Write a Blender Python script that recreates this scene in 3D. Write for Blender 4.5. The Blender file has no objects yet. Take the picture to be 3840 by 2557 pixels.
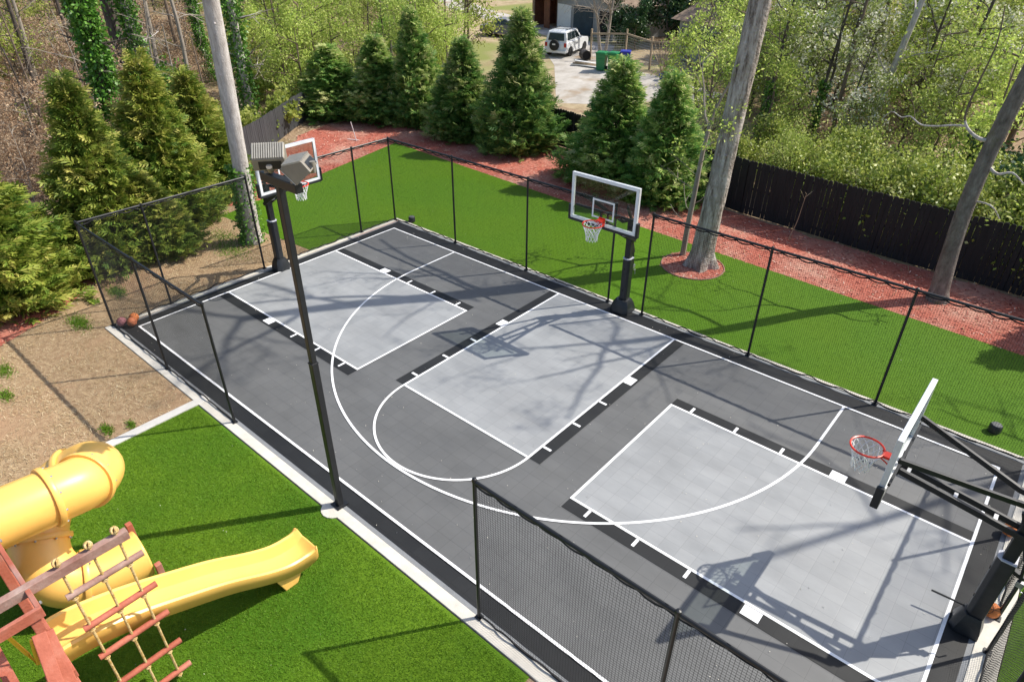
import bpy, math, random
import numpy as np
from mathutils import Vector, Matrix
F = 0.3048                      # all layout numbers below are feet; meshes are stored in metres
random.seed(7); rng = np.random.default_rng(7)
C = bpy.context.scene.collection
def sm(t):
    t = min(1, max(0, t)); return t*t*(3-2*t)
def terr(x, y): return 3.0*sm((y-48)/40.) + 4*sm((y-150)/150.)

# ------------------------------------------------------------------ materials
MATS = {}
def mat(name, col, rough=0.6, metal=0.0, var=0.0, vscale=3.0, bump=0.0, bscale=40.0, spec=0.5, col2=None, coat=0.0):
    m = bpy.data.materials.new(name); m.use_nodes = True
    nt = m.node_tree; N = nt.nodes; b = N['Principled BSDF']
    b.inputs['Base Color'].default_value = (*col, 1); b.inputs['Roughness'].default_value = rough
    b.inputs['Metallic'].default_value = metal; b.inputs['Specular IOR Level'].default_value = spec
    b.inputs['Coat Weight'].default_value = coat
    tc = N.new('ShaderNodeTexCoord')
    if var > 0 or col2:
        n = N.new('ShaderNodeTexNoise'); n.inputs['Scale'].default_value = vscale; n.inputs['Detail'].default_value = 6
        n.inputs['Roughness'].default_value = 0.65
        nt.links.new(tc.outputs['Object'], n.inputs['Vector'])
        r = N.new('ShaderNodeValToRGB'); r.color_ramp.elements[0].position = 0.32; r.color_ramp.elements[1].position = 0.68
        c2 = col2 if col2 else tuple(min(1, c*(1+var)) for c in col); c1 = col if col2 else tuple(c*(1-var) for c in col)
        r.color_ramp.elements[0].color = (*c1, 1); r.color_ramp.elements[1].color = (*c2, 1)
        nt.links.new(n.outputs['Fac'], r.inputs['Fac']); nt.links.new(r.outputs['Color'], b.inputs['Base Color'])
    if bump > 0:
        n2 = N.new('ShaderNodeTexNoise'); n2.inputs['Scale'].default_value = bscale; n2.inputs['Detail'].default_value = 5
        nt.links.new(tc.outputs['Object'], n2.inputs['Vector'])
        bp = N.new('ShaderNodeBump'); bp.inputs['Strength'].default_value = bump; bp.inputs['Distance'].default_value = 0.02
        nt.links.new(n2.outputs['Fac'], bp.inputs['Height']); nt.links.new(bp.outputs['Normal'], b.inputs['Normal'])
    MATS[name] = m; return m
def ramp_mat(name, stops, rough=0.7, scale=1.0, detail=8, bump=0.5, bscale=60, nrough=0.6, macro=None, spec=0.3, stretch=None):
    m = mat(name, stops[0][1], rough, spec=spec, bump=bump, bscale=bscale)
    nt = m.node_tree; N = nt.nodes; b = N['Principled BSDF']
    tc = next(n for n in N if n.type == 'TEX_COORD')
    n = N.new('ShaderNodeTexNoise'); n.inputs['Scale'].default_value = scale; n.inputs['Detail'].default_value = detail; n.inputs['Roughness'].default_value = nrough
    if stretch:
        mp = N.new('ShaderNodeMapping'); mp.inputs['Scale'].default_value = stretch
        nt.links.new(tc.outputs['Object'], mp.inputs['Vector']); nt.links.new(mp.outputs['Vector'], n.inputs['Vector'])
    else: nt.links.new(tc.outputs['Object'], n.inputs['Vector'])
    r = N.new('ShaderNodeValToRGB'); els = r.color_ramp.elements
    els[0].position, els[0].color = stops[0][0], (*stops[0][1], 1)
    els[1].position, els[1].color = stops[-1][0], (*stops[-1][1], 1)
    for p, c in stops[1:-1]:
        e = els.new(p); e.color = (*c, 1)
    nt.links.new(n.outputs['Fac'], r.inputs['Fac']); out = r.outputs['Color']
    if macro:                                   # (scale, colour, lo, hi): patches of another colour
        n3 = N.new('ShaderNodeTexNoise'); n3.inputs['Scale'].default_value = macro[0]; n3.inputs['Detail'].default_value = 4
        nt.links.new(tc.outputs['Object'], n3.inputs['Vector'])
        mr = N.new('ShaderNodeMapRange'); mr.inputs['From Min'].default_value = macro[2]; mr.inputs['From Max'].default_value = macro[3]
        nt.links.new(n3.outputs['Fac'], mr.inputs['Value'])
        mx = N.new('ShaderNodeMix'); mx.data_type = 'RGBA'
        nt.links.new(mr.outputs['Result'], mx.inputs['Factor']); nt.links.new(out, mx.inputs['A']); mx.inputs['B'].default_value = (*macro[1], 1)
        out = mx.outputs['Result']
    nt.links.new(out, b.inputs['Base Color']); return m
def leaf_mat(name, stops, trans=0.35, rough=0.55, objvar=0.25):
    m = bpy.data.materials.new(name); m.use_nodes = True
    nt = m.node_tree; N = nt.nodes; b = N['Principled BSDF']; out = N['Material Output']
    at = N.new('ShaderNodeAttribute'); at.attribute_name = 'tone'
    r = N.new('ShaderNodeValToRGB'); els = r.color_ramp.elements
    els[0].position, els[0].color = stops[0][0], (*stops[0][1], 1)
    els[1].position, els[1].color = stops[-1][0], (*stops[-1][1], 1)
    for p, c in stops[1:-1]:
        e = els.new(p); e.color = (*c, 1)
    nt.links.new(at.outputs['Fac'], r.inputs['Fac'])
    oi = N.new('ShaderNodeObjectInfo'); hs = N.new('ShaderNodeHueSaturation')
    mr = N.new('ShaderNodeMapRange'); mr.inputs['To Min'].default_value = 1-objvar; mr.inputs['To Max'].default_value = 1+objvar
    nt.links.new(oi.outputs['Random'], mr.inputs['Value']); nt.links.new(mr.outputs['Result'], hs.inputs['Value'])
    nt.links.new(r.outputs['Color'], hs.inputs['Color']); nt.links.new(hs.outputs['Color'], b.inputs['Base Color'])
    b.inputs['Roughness'].default_value = rough; b.inputs['Specular IOR Level'].default_value = 0.35
    t = N.new('ShaderNodeBsdfTranslucent'); nt.links.new(hs.outputs['Color'], t.inputs['Color'])
    mx = N.new('ShaderNodeMixShader'); mx.inputs['Fac'].default_value = trans
    nt.links.new(b.outputs['BSDF'], mx.inputs[1]); nt.links.new(t.outputs['BSDF'], mx.inputs[2]); nt.links.new(mx.outputs['Shader'], out.inputs['Surface'])
    MATS[name] = m; return m
def tile_mat(name, c1, c2, rough=0.45, mortar=0.55, spec=0.5):
    m = mat(name, c1, rough, spec=spec); nt = m.node_tree; N = nt.nodes; b = N['Principled BSDF']
    tc = N.new('ShaderNodeTexCoord'); mp = N.new('ShaderNodeMapping'); mp.inputs['Scale'].default_value = (1/F, 1/F, 1/F)
    nt.links.new(tc.outputs['Object'], mp.inputs['Vector'])
    br = N.new('ShaderNodeTexBrick'); br.offset = 0; br.squash = 1
    for k, v in (('Scale', 1), ('Brick Width', 1), ('Row Height', 1), ('Mortar Size', .014), ('Mortar Smooth', .4)): br.inputs[k].default_value = v
    br.inputs['Color1'].default_value = (*c1, 1); br.inputs['Color2'].default_value = (*c2, 1)
    br.inputs['Mortar'].default_value = (*[x*mortar for x in c1], 1)
    nt.links.new(mp.outputs['Vector'], br.inputs['Vector'])
    # scuffs: long soft streaks plus cloudy dust
    mp2 = N.new('ShaderNodeMapping'); mp2.inputs['Scale'].default_value = (0.5, 1.1, 1); mp2.inputs['Rotation'].default_value = (0, 0, .6)
    nt.links.new(tc.outputs['Object'], mp2.inputs['Vector'])
    n = N.new('ShaderNodeTexNoise'); n.inputs['Scale'].default_value = 1.1; n.inputs['Detail'].default_value = 7; n.inputs['Roughness'].default_value = .62
    nt.links.new(mp2.outputs['Vector'], n.inputs['Vector'])
    mr = N.new('ShaderNodeMapRange'); mr.inputs['From Min'].default_value = .3; mr.inputs['From Max'].default_value = .7
    mr.inputs['To Min'].default_value = .84; mr.inputs['To Max'].default_value = 1.14
    nt.links.new(n.outputs['Fac'], mr.inputs['Value'])
    ml = N.new('ShaderNodeVectorMath'); ml.operation = 'SCALE'
    nt.links.new(br.outputs['Color'], ml.inputs[0]); nt.links.new(mr.outputs['Result'], ml.inputs['Scale'])
    nt.links.new(ml.outputs['Vector'], b.inputs['Base Color'])
    n2 = N.new('ShaderNodeTexNoise'); n2.inputs['Scale'].default_value = 1.8; n2.inputs['Detail'].default_value = 4
    nt.links.new(tc.outputs['Object'], n2.inputs['Vector'])
    mr2 = N.new('ShaderNodeMapRange'); mr2.inputs['To Min'].default_value = rough-.12; mr2.inputs['To Max'].default_value = rough+.14
    nt.links.new(n2.outputs['Fac'], mr2.inputs['Value']); nt.links.new(mr2.outputs['Result'], b.inputs['Roughness'])
    bp = N.new('ShaderNodeBump'); bp.inputs['Strength'].default_value = .25; bp.inputs['Distance'].default_value = .004; bp.invert = True
    nt.links.new(br.outputs['Fac'], bp.inputs['Height']); nt.links.new(bp.outputs['Normal'], b.inputs['Normal'])
    return m

# ------------------------------------------------------------------ mesh helpers
def npmesh(name, V, faces, material, parent=None, tone=None, smooth=False, loc=(0, 0, 0)):
    V = np.asarray(V, np.float32)*F; faces = np.asarray(faces, np.int32); k = faces.shape[1]
    me = bpy.data.meshes.new(name); me.vertices.add(len(V)); me.vertices.foreach_set('co', V.ravel())
    me.loops.add(faces.size); me.loops.foreach_set('vertex_index', faces.ravel())
    me.polygons.add(len(faces)); me.polygons.foreach_set('loop_start', np.arange(0, faces.size, k, dtype=np.int32))
    if smooth: me.polygons.foreach_set('use_smooth', np.ones(len(faces), bool))
    if tone is not None:
        a = me.attributes.new('tone', 'FLOAT', 'POINT'); a.data.foreach_set('value', np.asarray(tone, np.float32))
    me.update(calc_edges=True); me.materials.append(material)
    return link(name, me, parent, loc)
def link(name, me, parent=None, loc=(0, 0, 0)):
    o = bpy.data.objects.new(name, me); C.objects.link(o)
    o.location = [c*F for c in loc]
    if parent: o.parent = parent
    return o
def thing(name, label, cat, loc=(0, 0, 0), rz=0, group=None):
    o = bpy.data.objects.new(name, None); C.objects.link(o); o.empty_display_size = .2
    o.location = [c*F for c in loc]; o.rotation_euler = (0, 0, rz)
    return tag(o, label, cat, group)
def tag(o, label=None, cat=None, group=None, kind=None):
    if label: o['label'] = label
    if cat: o['category'] = cat
    if group: o['group'] = group
    if kind: o['kind'] = kind
    return o
def dup(o, loc=None, rz=None, scale=None, parent=None, label=None, group=None):
    c = o.copy(); C.objects.link(c)
    if parent: c.parent = parent
    if loc is not None: c.location = [v*F for v in loc]
    if rz is not None: c.rotation_euler = (0, 0, rz)
    if scale is not None: c.scale = scale if hasattr(scale, '__len__') else (scale,)*3
    if label: c['label'] = label
    if group: c['group'] = group
    for ch in list(o.children): dup(ch, parent=c)
    return c
class MB:
    def __init__(s): s.v = []; s.f = []
    def add(s, vs, fs):
        n = len(s.v); s.v += [tuple(v) for v in vs]; s.f += [tuple(i+n for i in f) for f in fs]; return s
    def box(s, c, d, M=None):
        vs = [Vector(((i & 1)-.5, ((i >> 1) & 1)-.5, ((i >> 2) & 1)-.5)) for i in range(8)]
        vs = [Vector((v.x*d[0], v.y*d[1], v.z*d[2])) for v in vs]
        if M is not None: vs = [M @ v for v in vs]
        return s.add([v+Vector(c) for v in vs], [(0, 2, 3, 1), (4, 5, 7, 6), (0, 1, 5, 4), (2, 6, 7, 3), (0, 4, 6, 2), (1, 3, 7, 5)])
    def bar(s, p, q, w, h=None, up=(0, 0, 1)):
        h = h or w; p = Vector(p); q = Vector(q); d = (q-p).normalized(); u = Vector(up)
        if abs(d.dot(u)) > .98: u = Vector((0, 1, 0))
        a = d.cross(u).normalized(); b = a.cross(d).normalized()
        vs = [e+a*(i*w/2)+b*(j*h/2) for e in (p, q) for i, j in ((-1, -1), (1, -1), (1, 1), (-1, 1))]
        return s.add(vs, [(3, 2, 1, 0), (4, 5, 6, 7), (0, 1, 5, 4), (1, 2, 6, 5), (2, 3, 7, 6), (3, 0, 4, 7)])
    def tube(s, pts, r, n=8, caps=True, closed=False):
        pts = [Vector(p) for p in pts]; m = len(pts); rs = r if hasattr(r, '__len__') else [r]*m
        ref = None; vs = []
        for i in range(m):
            if closed: t = (pts[(i+1) % m]-pts[i-1])
            else: t = pts[min(i+1, m-1)]-pts[max(i-1, 0)]
            t = t.normalized() if t.length > 1e-9 else Vector((0, 0, 1))
            if ref is None: ref = Vector((0, 0, 1)) if abs(t.z) < .9 else Vector((1, 0, 0))
            a = t.cross(ref)
            if a.length < 1e-4: a = t.cross(Vector((0, 1, 0)))
            a.normalize(); b = t.cross(a).normalized(); ref = -b if False else a.cross(t)
            for j in range(n):
                th = 2*math.pi*j/n; vs.append(pts[i]+(a*math.cos(th)+b*math.sin(th))*rs[i])
        fs = []
        for i in range(m if closed else m-1):
            k = (i+1) % m
            for j in range(n): fs.append((i*n+j, i*n+(j+1) % n, k*n+(j+1) % n, k*n+j))
        if caps and not closed: fs += [tuple(range(n))[::-1], tuple((m-1)*n+j for j in range(n))]
        return s.add(vs, fs)
    def lathe(s, prof, n=24, c=(0, 0, 0), M=None):
        vs = []
        for r, z in prof:
            for j in range(n):
                th = 2*math.pi*j/n; v = Vector((r*math.cos(th), r*math.sin(th), z))
                vs.append((M @ v if M is not None else v)+Vector(c))
        fs = [(i*n+j, i*n+(j+1) % n, (i+1)*n+(j+1) % n, (i+1)*n+j) for i in range(len(prof)-1) for j in range(n)]
        fs += [tuple(range(n))[::-1], tuple((len(prof)-1)*n+j for j in range(n))]
        return s.add(vs, fs)
    def prism(s, poly, z0, z1, M=None):
        n = len(poly); vs = [Vector((x, y, z0)) for x, y in poly]+[Vector((x, y, z1)) for x, y in poly]
        if M is not None: vs = [M @ v for v in vs]
        return s.add(vs, [tuple(range(n))[::-1], tuple(range(n, 2*n))]+[(i, (i+1) % n, (i+1) % n+n, i+n) for i in range(n)])
    def sheet(s, poly, z): return s.add([(x, y, z) for x, y in poly], [tuple(range(len(poly)))])
    def torus(s, c, R, r, n=28, k=8, M=None):
        pts = [Vector((R*math.cos(2*math.pi*i/n), R*math.sin(2*math.pi*i/n), 0)) for i in range(n)]
        if M is not None: pts = [M @ p for p in pts]
        return s.tube([p+Vector(c) for p in pts], r, k, closed=True)
    def sphere(s, c, r, n=20, m=12):
        prof = [(max(1e-4, r*math.sin(math.pi*i/m)), -r*math.cos(math.pi*i/m)) for i in range(m+1)]
        return s.lathe(prof, n, c)
    def build(s, name, material, parent=None, smooth=False, bevel=0, loc=(0, 0, 0), seg=2):
        me = bpy.data.meshes.new(name); me.from_pydata([(v[0]*F, v[1]*F, v[2]*F) for v in s.v], [], s.f)
        import bmesh
        bm = bmesh.new(); bm.from_mesh(me); bmesh.ops.recalc_face_normals(bm, faces=bm.faces)
        bm.to_mesh(me); bm.free()
        me.materials.append(material)
        if smooth:
            me.polygons.foreach_set('use_smooth', [True]*len(me.polygons))
            me.set_sharp_from_angle(angle=math.radians(40))
        o = link(name, me, parent, loc)
        if bevel:
            b = o.modifiers.new('bevel', 'BEVEL'); b.width = bevel*F; b.segments = seg; b.limit_method = 'ANGLE'
        return o
def rotm(x=0, y=0, z=0): return Matrix.Rotation(z, 3, 'Z') @ Matrix.Rotation(y, 3, 'Y') @ Matrix.Rotation(x, 3, 'X')
def catenary(p, q, sag, n=6):
    p = Vector(p); q = Vector(q)
    return [p.lerp(q, i/n)-Vector((0, 0, sag*4*(i/n)*(1-i/n))) for i in range(n+1)]
def smooth_path(pts, n=6):
    pts = [Vector(p) for p in pts]; out = []
    for i in range(len(pts)-1):
        p0 = pts[max(i-1, 0)]; p1 = pts[i]; p2 = pts[i+1]; p3 = pts[min(i+2, len(pts)-1)]
        for k in range(n):
            t = k/n
            out.append(.5*((2*p1)+(p2-p0)*t+(2*p0-5*p1+4*p2-p3)*t*t+(3*p1-p0-3*p2+p3)*t**3))
    return out+[pts[-1]]

# ------------------------------------------------------------------ foliage helpers (numpy)
def norm(a): return a/np.maximum(1e-9, np.linalg.norm(a, axis=-1, keepdims=True))
def leaf_quads(P, D, L, Wd, r, fold=None):
    """rhombic leaves: base P, direction D, length L, width Wd"""
    n = len(P); D = norm(D); R = norm(r.normal(size=(n, 3)))
    S = norm(np.cross(D, R)); L = np.broadcast_to(L, n)[:, None]; Wd = np.broadcast_to(Wd, n)[:, None]
    V = np.stack([P, P+D*L*.45+S*Wd*.5, P+D*L, P+D*L*.45-S*Wd*.5], 1).reshape(-1, 3)
    return V, np.arange(4*n).reshape(n, 4)
def arborvitae(seed, H=16.0, R=4.0, nb=300):
    r = np.random.default_rng(seed)
    Ps, Ds, Ls, Ws, Ts = [], [], [], [], []
    mb = MB(); mb.tube([(0, 0, 0), (0, 0, H*.5), (.1, 0, H*.97)], [.33, .2, .03], 7)
    for i in range(nb):
        h = (i+r.random())/nb; h = 1-(1-h)**.72; z = .02*H+h*H*.97
        a = i*2.39996+r.normal()*.3
        prof = (1-h**1.05)**.95*(.80+.2*min(1, h*6))+.03
        rad = R*prof*r.uniform(.70, 1.12)*(1+.10*math.sin(a*2+seed)+.10*math.sin(a*3+h*7+seed*1.7))
        tone0 = np.clip(r.normal(.5, .2)+.10*math.sin(h*9+a)+.12*(h-.5), 0, 1)
        out = np.array([math.cos(a), math.sin(a), 0]); sd = np.array([-math.sin(a), math.cos(a), 0])
        up = r.uniform(.35, .95) if h > .12 else r.uniform(-.05, .3)
        nsp = int(9+15*rad/R)
        mb.tube([(0, 0, max(.1, z-rad*up*.6)), tuple(out*rad*.7+np.array([0, 0, z-rad*up*.1]))], [.05, .015], 4, caps=False)
        t = r.uniform(.3, 1.0, nsp)
        lat = r.normal(size=nsp)*.26*rad*(1.25-t)+r.normal(size=nsp)*.2
        base = out[None]*(rad*t)[:, None]+sd[None]*lat[:, None]
        base[:, 2] += z-rad*up*(1-t)+r.normal(size=nsp)*.42
        fd = norm(out[None]*r.uniform(.35, .95, nsp)[:, None]+sd[None]*(r.normal(size=nsp)*.6)[:, None]+np.array([0, 0, 1])[None]*r.uniform(.0, 1.15, nsp)[:, None])
        # each spray is a flat fern-like fan of narrow leaflets
        wv = norm(np.cross(fd, norm(out[None]*.8+np.array([0, 0, .6])[None]+r.normal(size=(nsp, 3))*.6)))
        sl = r.uniform(.55, 1.0, nsp)
        for q, (off, ang, ll) in enumerate(((0, 0, .8), (.1, .7, .5), (.1, -.7, .5), (.34, .6, .46), (.34, -.6, .46), (.58, .5, .36), (.58, -.5, .36))):
            d = norm(fd*math.cos(ang)+wv*math.sin(ang)); d[:, 2] -= .2*off
            Ps.append(base+fd*(off*sl*1.3)[:, None]); Ds.append((d, wv)); Ls.append(ll*sl*1.35); Ws.append(.17*sl)
            Ts.append(np.clip(tone0+r.normal(size=nsp)*.13+.12*off, 0, 1))
    P = np.concatenate(Ps); D = np.concatenate([d[0] for d in Ds]); Wv = np.concatenate([d[1] for d in Ds])
    L = np.concatenate(Ls)[:, None]; Wd = np.concatenate(Ws)[:, None]; T = np.concatenate(Ts)
    D = norm(D); S = norm(Wv-D*(Wv*D).sum(1, keepdims=True)+r.normal(size=P.shape)*.25)
    V = np.stack([P, P+D*L*.5+S*Wd*.5, P+D*L-np.array([0, 0, .05]), P+D*L*.5-S*Wd*.5], 1).reshape(-1, 3)
    V[:, 2] = np.maximum(V[:, 2], .04)
    return V, np.arange(len(V)).reshape(-1, 4), np.repeat(T, 4), mb
class Skel:                       # trunk, limbs and twigs of a broadleaf tree
    def __init__(s, seed): s.r = random.Random(seed); s.mb = MB(); s.tips = []
    def limb(s, p, d, L, r0, depth, n=5, wob=.18, up=.12, kids=(3, 5), ratio=.62, spread=.9, start=.3, minr=.012, sides=None, rt=.45):
        pts = [Vector(p)]; d = Vector(d).normalized(); rr = [r0]
        for i in range(n):
            d = (d+Vector((s.r.gauss(0, wob), s.r.gauss(0, wob), s.r.gauss(0, wob)+up*.3))).normalized()
            pts.append(pts[-1]+d*(L/n)); rr.append(max(minr, r0*(1-(1-rt)*(i+1)/n)))
        s.mb.tube(pts, rr, sides or (8 if r0 > .25 else 5 if r0 > .06 else 3), caps=r0 > .1)
        if depth == 0:
            s.tips += [(pts[k], (pts[k]-pts[k-1]).normalized()) for k in range(1, n+1)]; return pts
        for k in range(s.r.randint(*kids)):
            t = s.r.uniform(start, 1); i = min(n-1, int(t*n)); q = pts[i].lerp(pts[i+1], t*n-i)
            ax = Vector((s.r.gauss(0, 1), s.r.gauss(0, 1), s.r.gauss(0, .6)))
            dd = (pts[i+1]-pts[i]).normalized(); ax = (ax-dd*ax.dot(dd)).normalized()
            nd = (dd*(1-spread*.5)+ax*spread+Vector((0, 0, up))).normalized()
            s.limb(q, nd, L*ratio*s.r.uniform(.7, 1.15)*(1.15-.4*t), max(minr, rr[i]*.55), depth-1, max(3, n-1), wob, up, kids, ratio, spread, .15, minr)
        return pts
    def leaves(s, per=8, scatter=.5, L=.35, W=.2, seed=1, droop=.3):
        r = np.random.default_rng(seed)
        P = np.array([t[0] for t in s.tips]); D = np.array([t[1] for t in s.tips])
        P = np.repeat(P, per, 0); D = np.repeat(D, per, 0); n = len(P)
        T = np.repeat(np.clip(r.normal(.5, .22, len(s.tips)), 0, 1), per)+r.normal(size=n)*.12
        P = P+r.normal(size=(n, 3))*scatter; D = D*.5+r.normal(size=(n, 3))*.8-np.array([0, 0, droop])
        V, Fc = leaf_quads(P, D, L*r.uniform(.6, 1.3, n), W*r.uniform(.7, 1.2, n), r)
        return V, Fc, np.repeat(np.clip(T, 0, 1), 4)

# ------------------------------------------------------------------ colours
M_turf = ramp_mat('turf_fibre', [(.3, (.075, .165, .005)), (.5, (.12, .235, .007)), (.7, (.17, .29, .016))], .75, 22, 8, .8, 220, .75, (.35, (.07, .18, .005), .45, .62), .25)
M_turf2 = ramp_mat('turf_fibre_fine', [(.3, (.050, .128, .001)), (.7, (.088, .198, .002))], .75, 14, 8, .5, 260, .75, (.25, (.078, .168, .001), .42, .6), .2, (1, 3, 1))
M_lawn = ramp_mat('dormant_lawn', [(.25, (.15, .095, .055)), (.42, (.30, .20, .115)), (.58, (.43, .31, .185)), (.78, (.58, .47, .31))], .9, 7, 10, 1.0, 70, .8, (.45, (.40, .25, .15), .52, .70), .15)
M_litter = ramp_mat('leaf_litter', [(.25, (.13, .085, .055)), (.45, (.27, .185, .12)), (.6, (.39, .29, .19)), (.8, (.54, .44, .31))], .9, 6, 10, 1, 40, .8, (.12, (.16, .16, .05), .5, .7), .15)
M_sand = ramp_mat('sandy_yard', [(.3, (.24, .18, .11)), (.5, (.38, .30, .19)), (.7, (.50, .42, .29))], .95, 1.2, 9, .6, 20, .7, (.15, (.22, .24, .08), .5, .62), .1)
M_drive = ramp_mat('worn_concrete', [(.3, (.30, .27, .23)), (.5, (.45, .42, .38)), (.7, (.55, .52, .48))], .85, .9, 9, .4, 40, .65, (.4, (.30, .22, .14), .56, .7), .2)
M_mulch = ramp_mat('red_mulch', [(.28, (.19, .036, .024)), (.45, (.40, .11, .075)), (.6, (.50, .18, .13)), (.78, (.62, .34, .26))], .9, 11, 9, 1.2, 60, .8, (.5, (.52, .29, .22), .46, .7), .15)
M_chip = leaf_mat('mulch_chip', [(0, (.22, .04, .028)), (.5, (.48, .15, .105)), (.85, (.62, .30, .23)), (1, (.74, .60, .48))], .0, .85, .0)
M_straw = leaf_mat('straw', [(0, (.30, .20, .10)), (.5, (.52, .40, .22)), (1, (.72, .62, .42))], .15, .9, 0)
M_grassb = leaf_mat('grass_blade', [(0, (.085, .175, .007)), (.6, (.135, .265, .012)), (1, (.20, .345, .03))], .25, .6, 0)
leaf_mat('far_blade', [(0, (.045, .12, .002)), (.6, (.09, .205, .003)), (1, (.14, .27, .008))], .25, .6, 0)
M_dead = leaf_mat('dead_leaf', [(0, (.17, .11, .07)), (.5, (.38, .27, .18)), (1, (.60, .49, .36))], .2, .8, 0)
M_curb = mat('curb_concrete', (.58, .55, .485), .85, var=.12, vscale=4, bump=.2, bscale=60)
M_pad = mat('paver_concrete', (.58, .56, .52), .85, var=.10, vscale=3, bump=.2, bscale=60)
M_slab = mat('slab_concrete', (.20, .21, .22), .8, var=.12, vscale=3, bump=.2)
M_tdark = tile_mat('court_tile_dark', (.112, .114, .113), (.120, .122, .121), .52, .72)
M_tblack = tile_mat('court_tile_black', (.017, .018, .019), (.020, .021, .022), .58, .75, .3)
M_tlight = tile_mat('court_tile_light', (.268, .278, .283), (.292, .301, .305), .44, .82)
M_line = mat('line_paint', (.86, .87, .88), .5, var=.04, vscale=5)
M_black = mat('black_powder_coat', (.012, .013, .015), .42, var=.2, vscale=6)
M_net = mat('black_cord', (.010, .010, .011), .8)
M_foam = mat('black_vinyl', (.016, .018, .021), .38, var=.25, vscale=4, bump=.25, bscale=9)
M_trim = mat('pale_trim', (.55, .56, .62), .5)
M_whitem = mat('white_metal', (.90, .91, .92), .4, var=.04)
M_alu = mat('silver_aluminium', (.74, .76, .77), .42, .35, var=.06, vscale=8)
M_rim = mat('orange_red_enamel', (.80, .045, .02), .35, var=.08)
M_wnet = mat('white_nylon', (.85, .85, .84), .8)
M_galv = mat('galvanised', (.45, .46, .47), .4, .8, var=.15, vscale=12)
M_bronze = mat('bronze_paint', (.26, .235, .195), .5, .2, var=.12, vscale=7)
M_bronze2 = mat('bronze_fin', (.42, .40, .35), .5, .2, var=.1, vscale=7)
M_yel = mat('yellow_plastic', (.92, .54, .13), .38, var=.08, vscale=1.2, spec=.5, coat=.15)
M_yel2 = mat('yellow_vinyl', (.80, .52, .03), .4, var=.05)
M_wood = ramp_mat('red_stained_wood', [(.3, (.30, .08, .048)), (.5, (.42, .125, .078)), (.62, (.48, .18, .125)), (.78, (.48, .31, .26))], .7, 1.6, 9, .3, 30, .7, (.8, (.34, .25, .22), .55, .7), .3)
M_woodg = ramp_mat('weathered_wood', [(.3, (.22, .10, .075)), (.5, (.33, .20, .165)), (.7, (.42, .32, .28))], .75, 2.5, 9, .3, 30, .7, None, .25)
M_rope = ramp_mat('tan_rope', [(.35, (.50, .32, .10)), (.65, (.72, .55, .28))], .85, 25, 3, .8, 80)
M_fence = ramp_mat('black_stained_board', [(.3, (.006, .007, .010)), (.7, (.015, .016, .021))], .62, 3, 6, .2, 40, .6, None, .35, (3, 3, .3))
M_fencegrey = ramp_mat('sunlit_black_board', [(.3, (.034, .036, .040)), (.7, (.07, .073, .08))], .6, 3, 6, .2, 40, .6, None, .4, (3, 3, .3))  # same black boards, glancing sunlight painted in as a paler grey
M_bark = ramp_mat('grey_bark', [(.36, (.085, .066, .054)), (.45, (.28, .235, .20)), (.54, (.46, .41, .365)), (.68, (.63, .585, .54))], .9, 3.2, 9, 2.2, 12, .78, (1.1, (.20, .17, .145), .52, .72), .1, (2.6, 2.6, .42))
M_barkpale = ramp_mat('pale_bark', [(.3, (.30, .26, .235)), (.5, (.52, .475, .44)), (.7, (.68, .64, .61))], .9, 5, 9, .9, 25, .7, (1.2, (.28, .24, .21), .55, .75), .1, (2, 2, .5))
M_barkdark = ramp_mat('dark_bark', [(.3, (.05, .04, .033)), (.5, (.10, .083, .07)), (.7, (.19, .165, .145))], .9, 4, 9, 1, 20, .7, (1.0, (.10, .10, .03), .58, .7), .1, (2, 2, .5))
M_barkmoss = ramp_mat('lichen_bark', [(.3, (.095, .08, .07)), (.5, (.185, .16, .143)), (.68, (.29, .26, .235)), (.82, (.48, .46, .43))], .9, 5, 9, 1.2, 22, .75, (.8, (.12, .115, .03), .60, .68), .1, (1.6, 1.6, .6))
M_twig = mat('grey_twig', (.30, .26, .215), .9, var=.2, vscale=3)
M_twigb = mat('brown_twig', (.17, .125, .09), .9, var=.2, vscale=3)
L_arbo = leaf_mat('golden_thuja', [(0, (.065, .14, .016)), (.4, (.17, .25, .032)), (.7, (.33, .37, .06)), (1, (.50, .46, .12))], .3, .6, .12)
L_arbg = leaf_mat('green_thuja', [(0, (.05, .15, .03)), (.4, (.14, .29, .06)), (.7, (.33, .45, .11)), (1, (.60, .60, .28))], .42, .55, .15)
L_ivy = leaf_mat('ivy_leaf', [(0, (.035, .11, .014)), (.5, (.10, .25, .03)), (1, (.22, .40, .07))], .25, .4, .1)
L_spring = leaf_mat('spring_leaf', [(0, (.21, .32, .05)), (.5, (.42, .53, .10)), (1, (.66, .70, .24))], .45, .55, .25)
L_lime = leaf_mat('lime_leaf', [(0, (.20, .42, .05)), (.5, (.38, .60, .10)), (1, (.55, .70, .2))], .45, .55, .1)
L_olive = leaf_mat('olive_leaf', [(0, (.14, .20, .03)), (.5, (.32, .39, .07)), (1, (.56, .58, .17))], .5, .55, .25)
L_tan = leaf_mat('beech_leaf', [(0, (.22, .12, .07)), (.5, (.42, .28, .17)), (1, (.62, .50, .35))], .35, .7, .15)
L_bloss = leaf_mat('blossom', [(0, (.24, .33, .07)), (.5, (.40, .46, .14)), (.68, (.78, .78, .62)), (1, (.90, .90, .82))], .4, .6, .1)
L_dark = leaf_mat('evergreen_leaf', [(0, (.012, .045, .016)), (.6, (.045, .11, .03)), (1, (.16, .24, .09))], .15, .35, .15)
L_bush = leaf_mat('bush_leaf', [(0, (.12, .18, .026)), (.4, (.27, .35, .06)), (.8, (.48, .52, .12)), (1, (.68, .70, .30))], .35, .45, .2)
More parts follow.
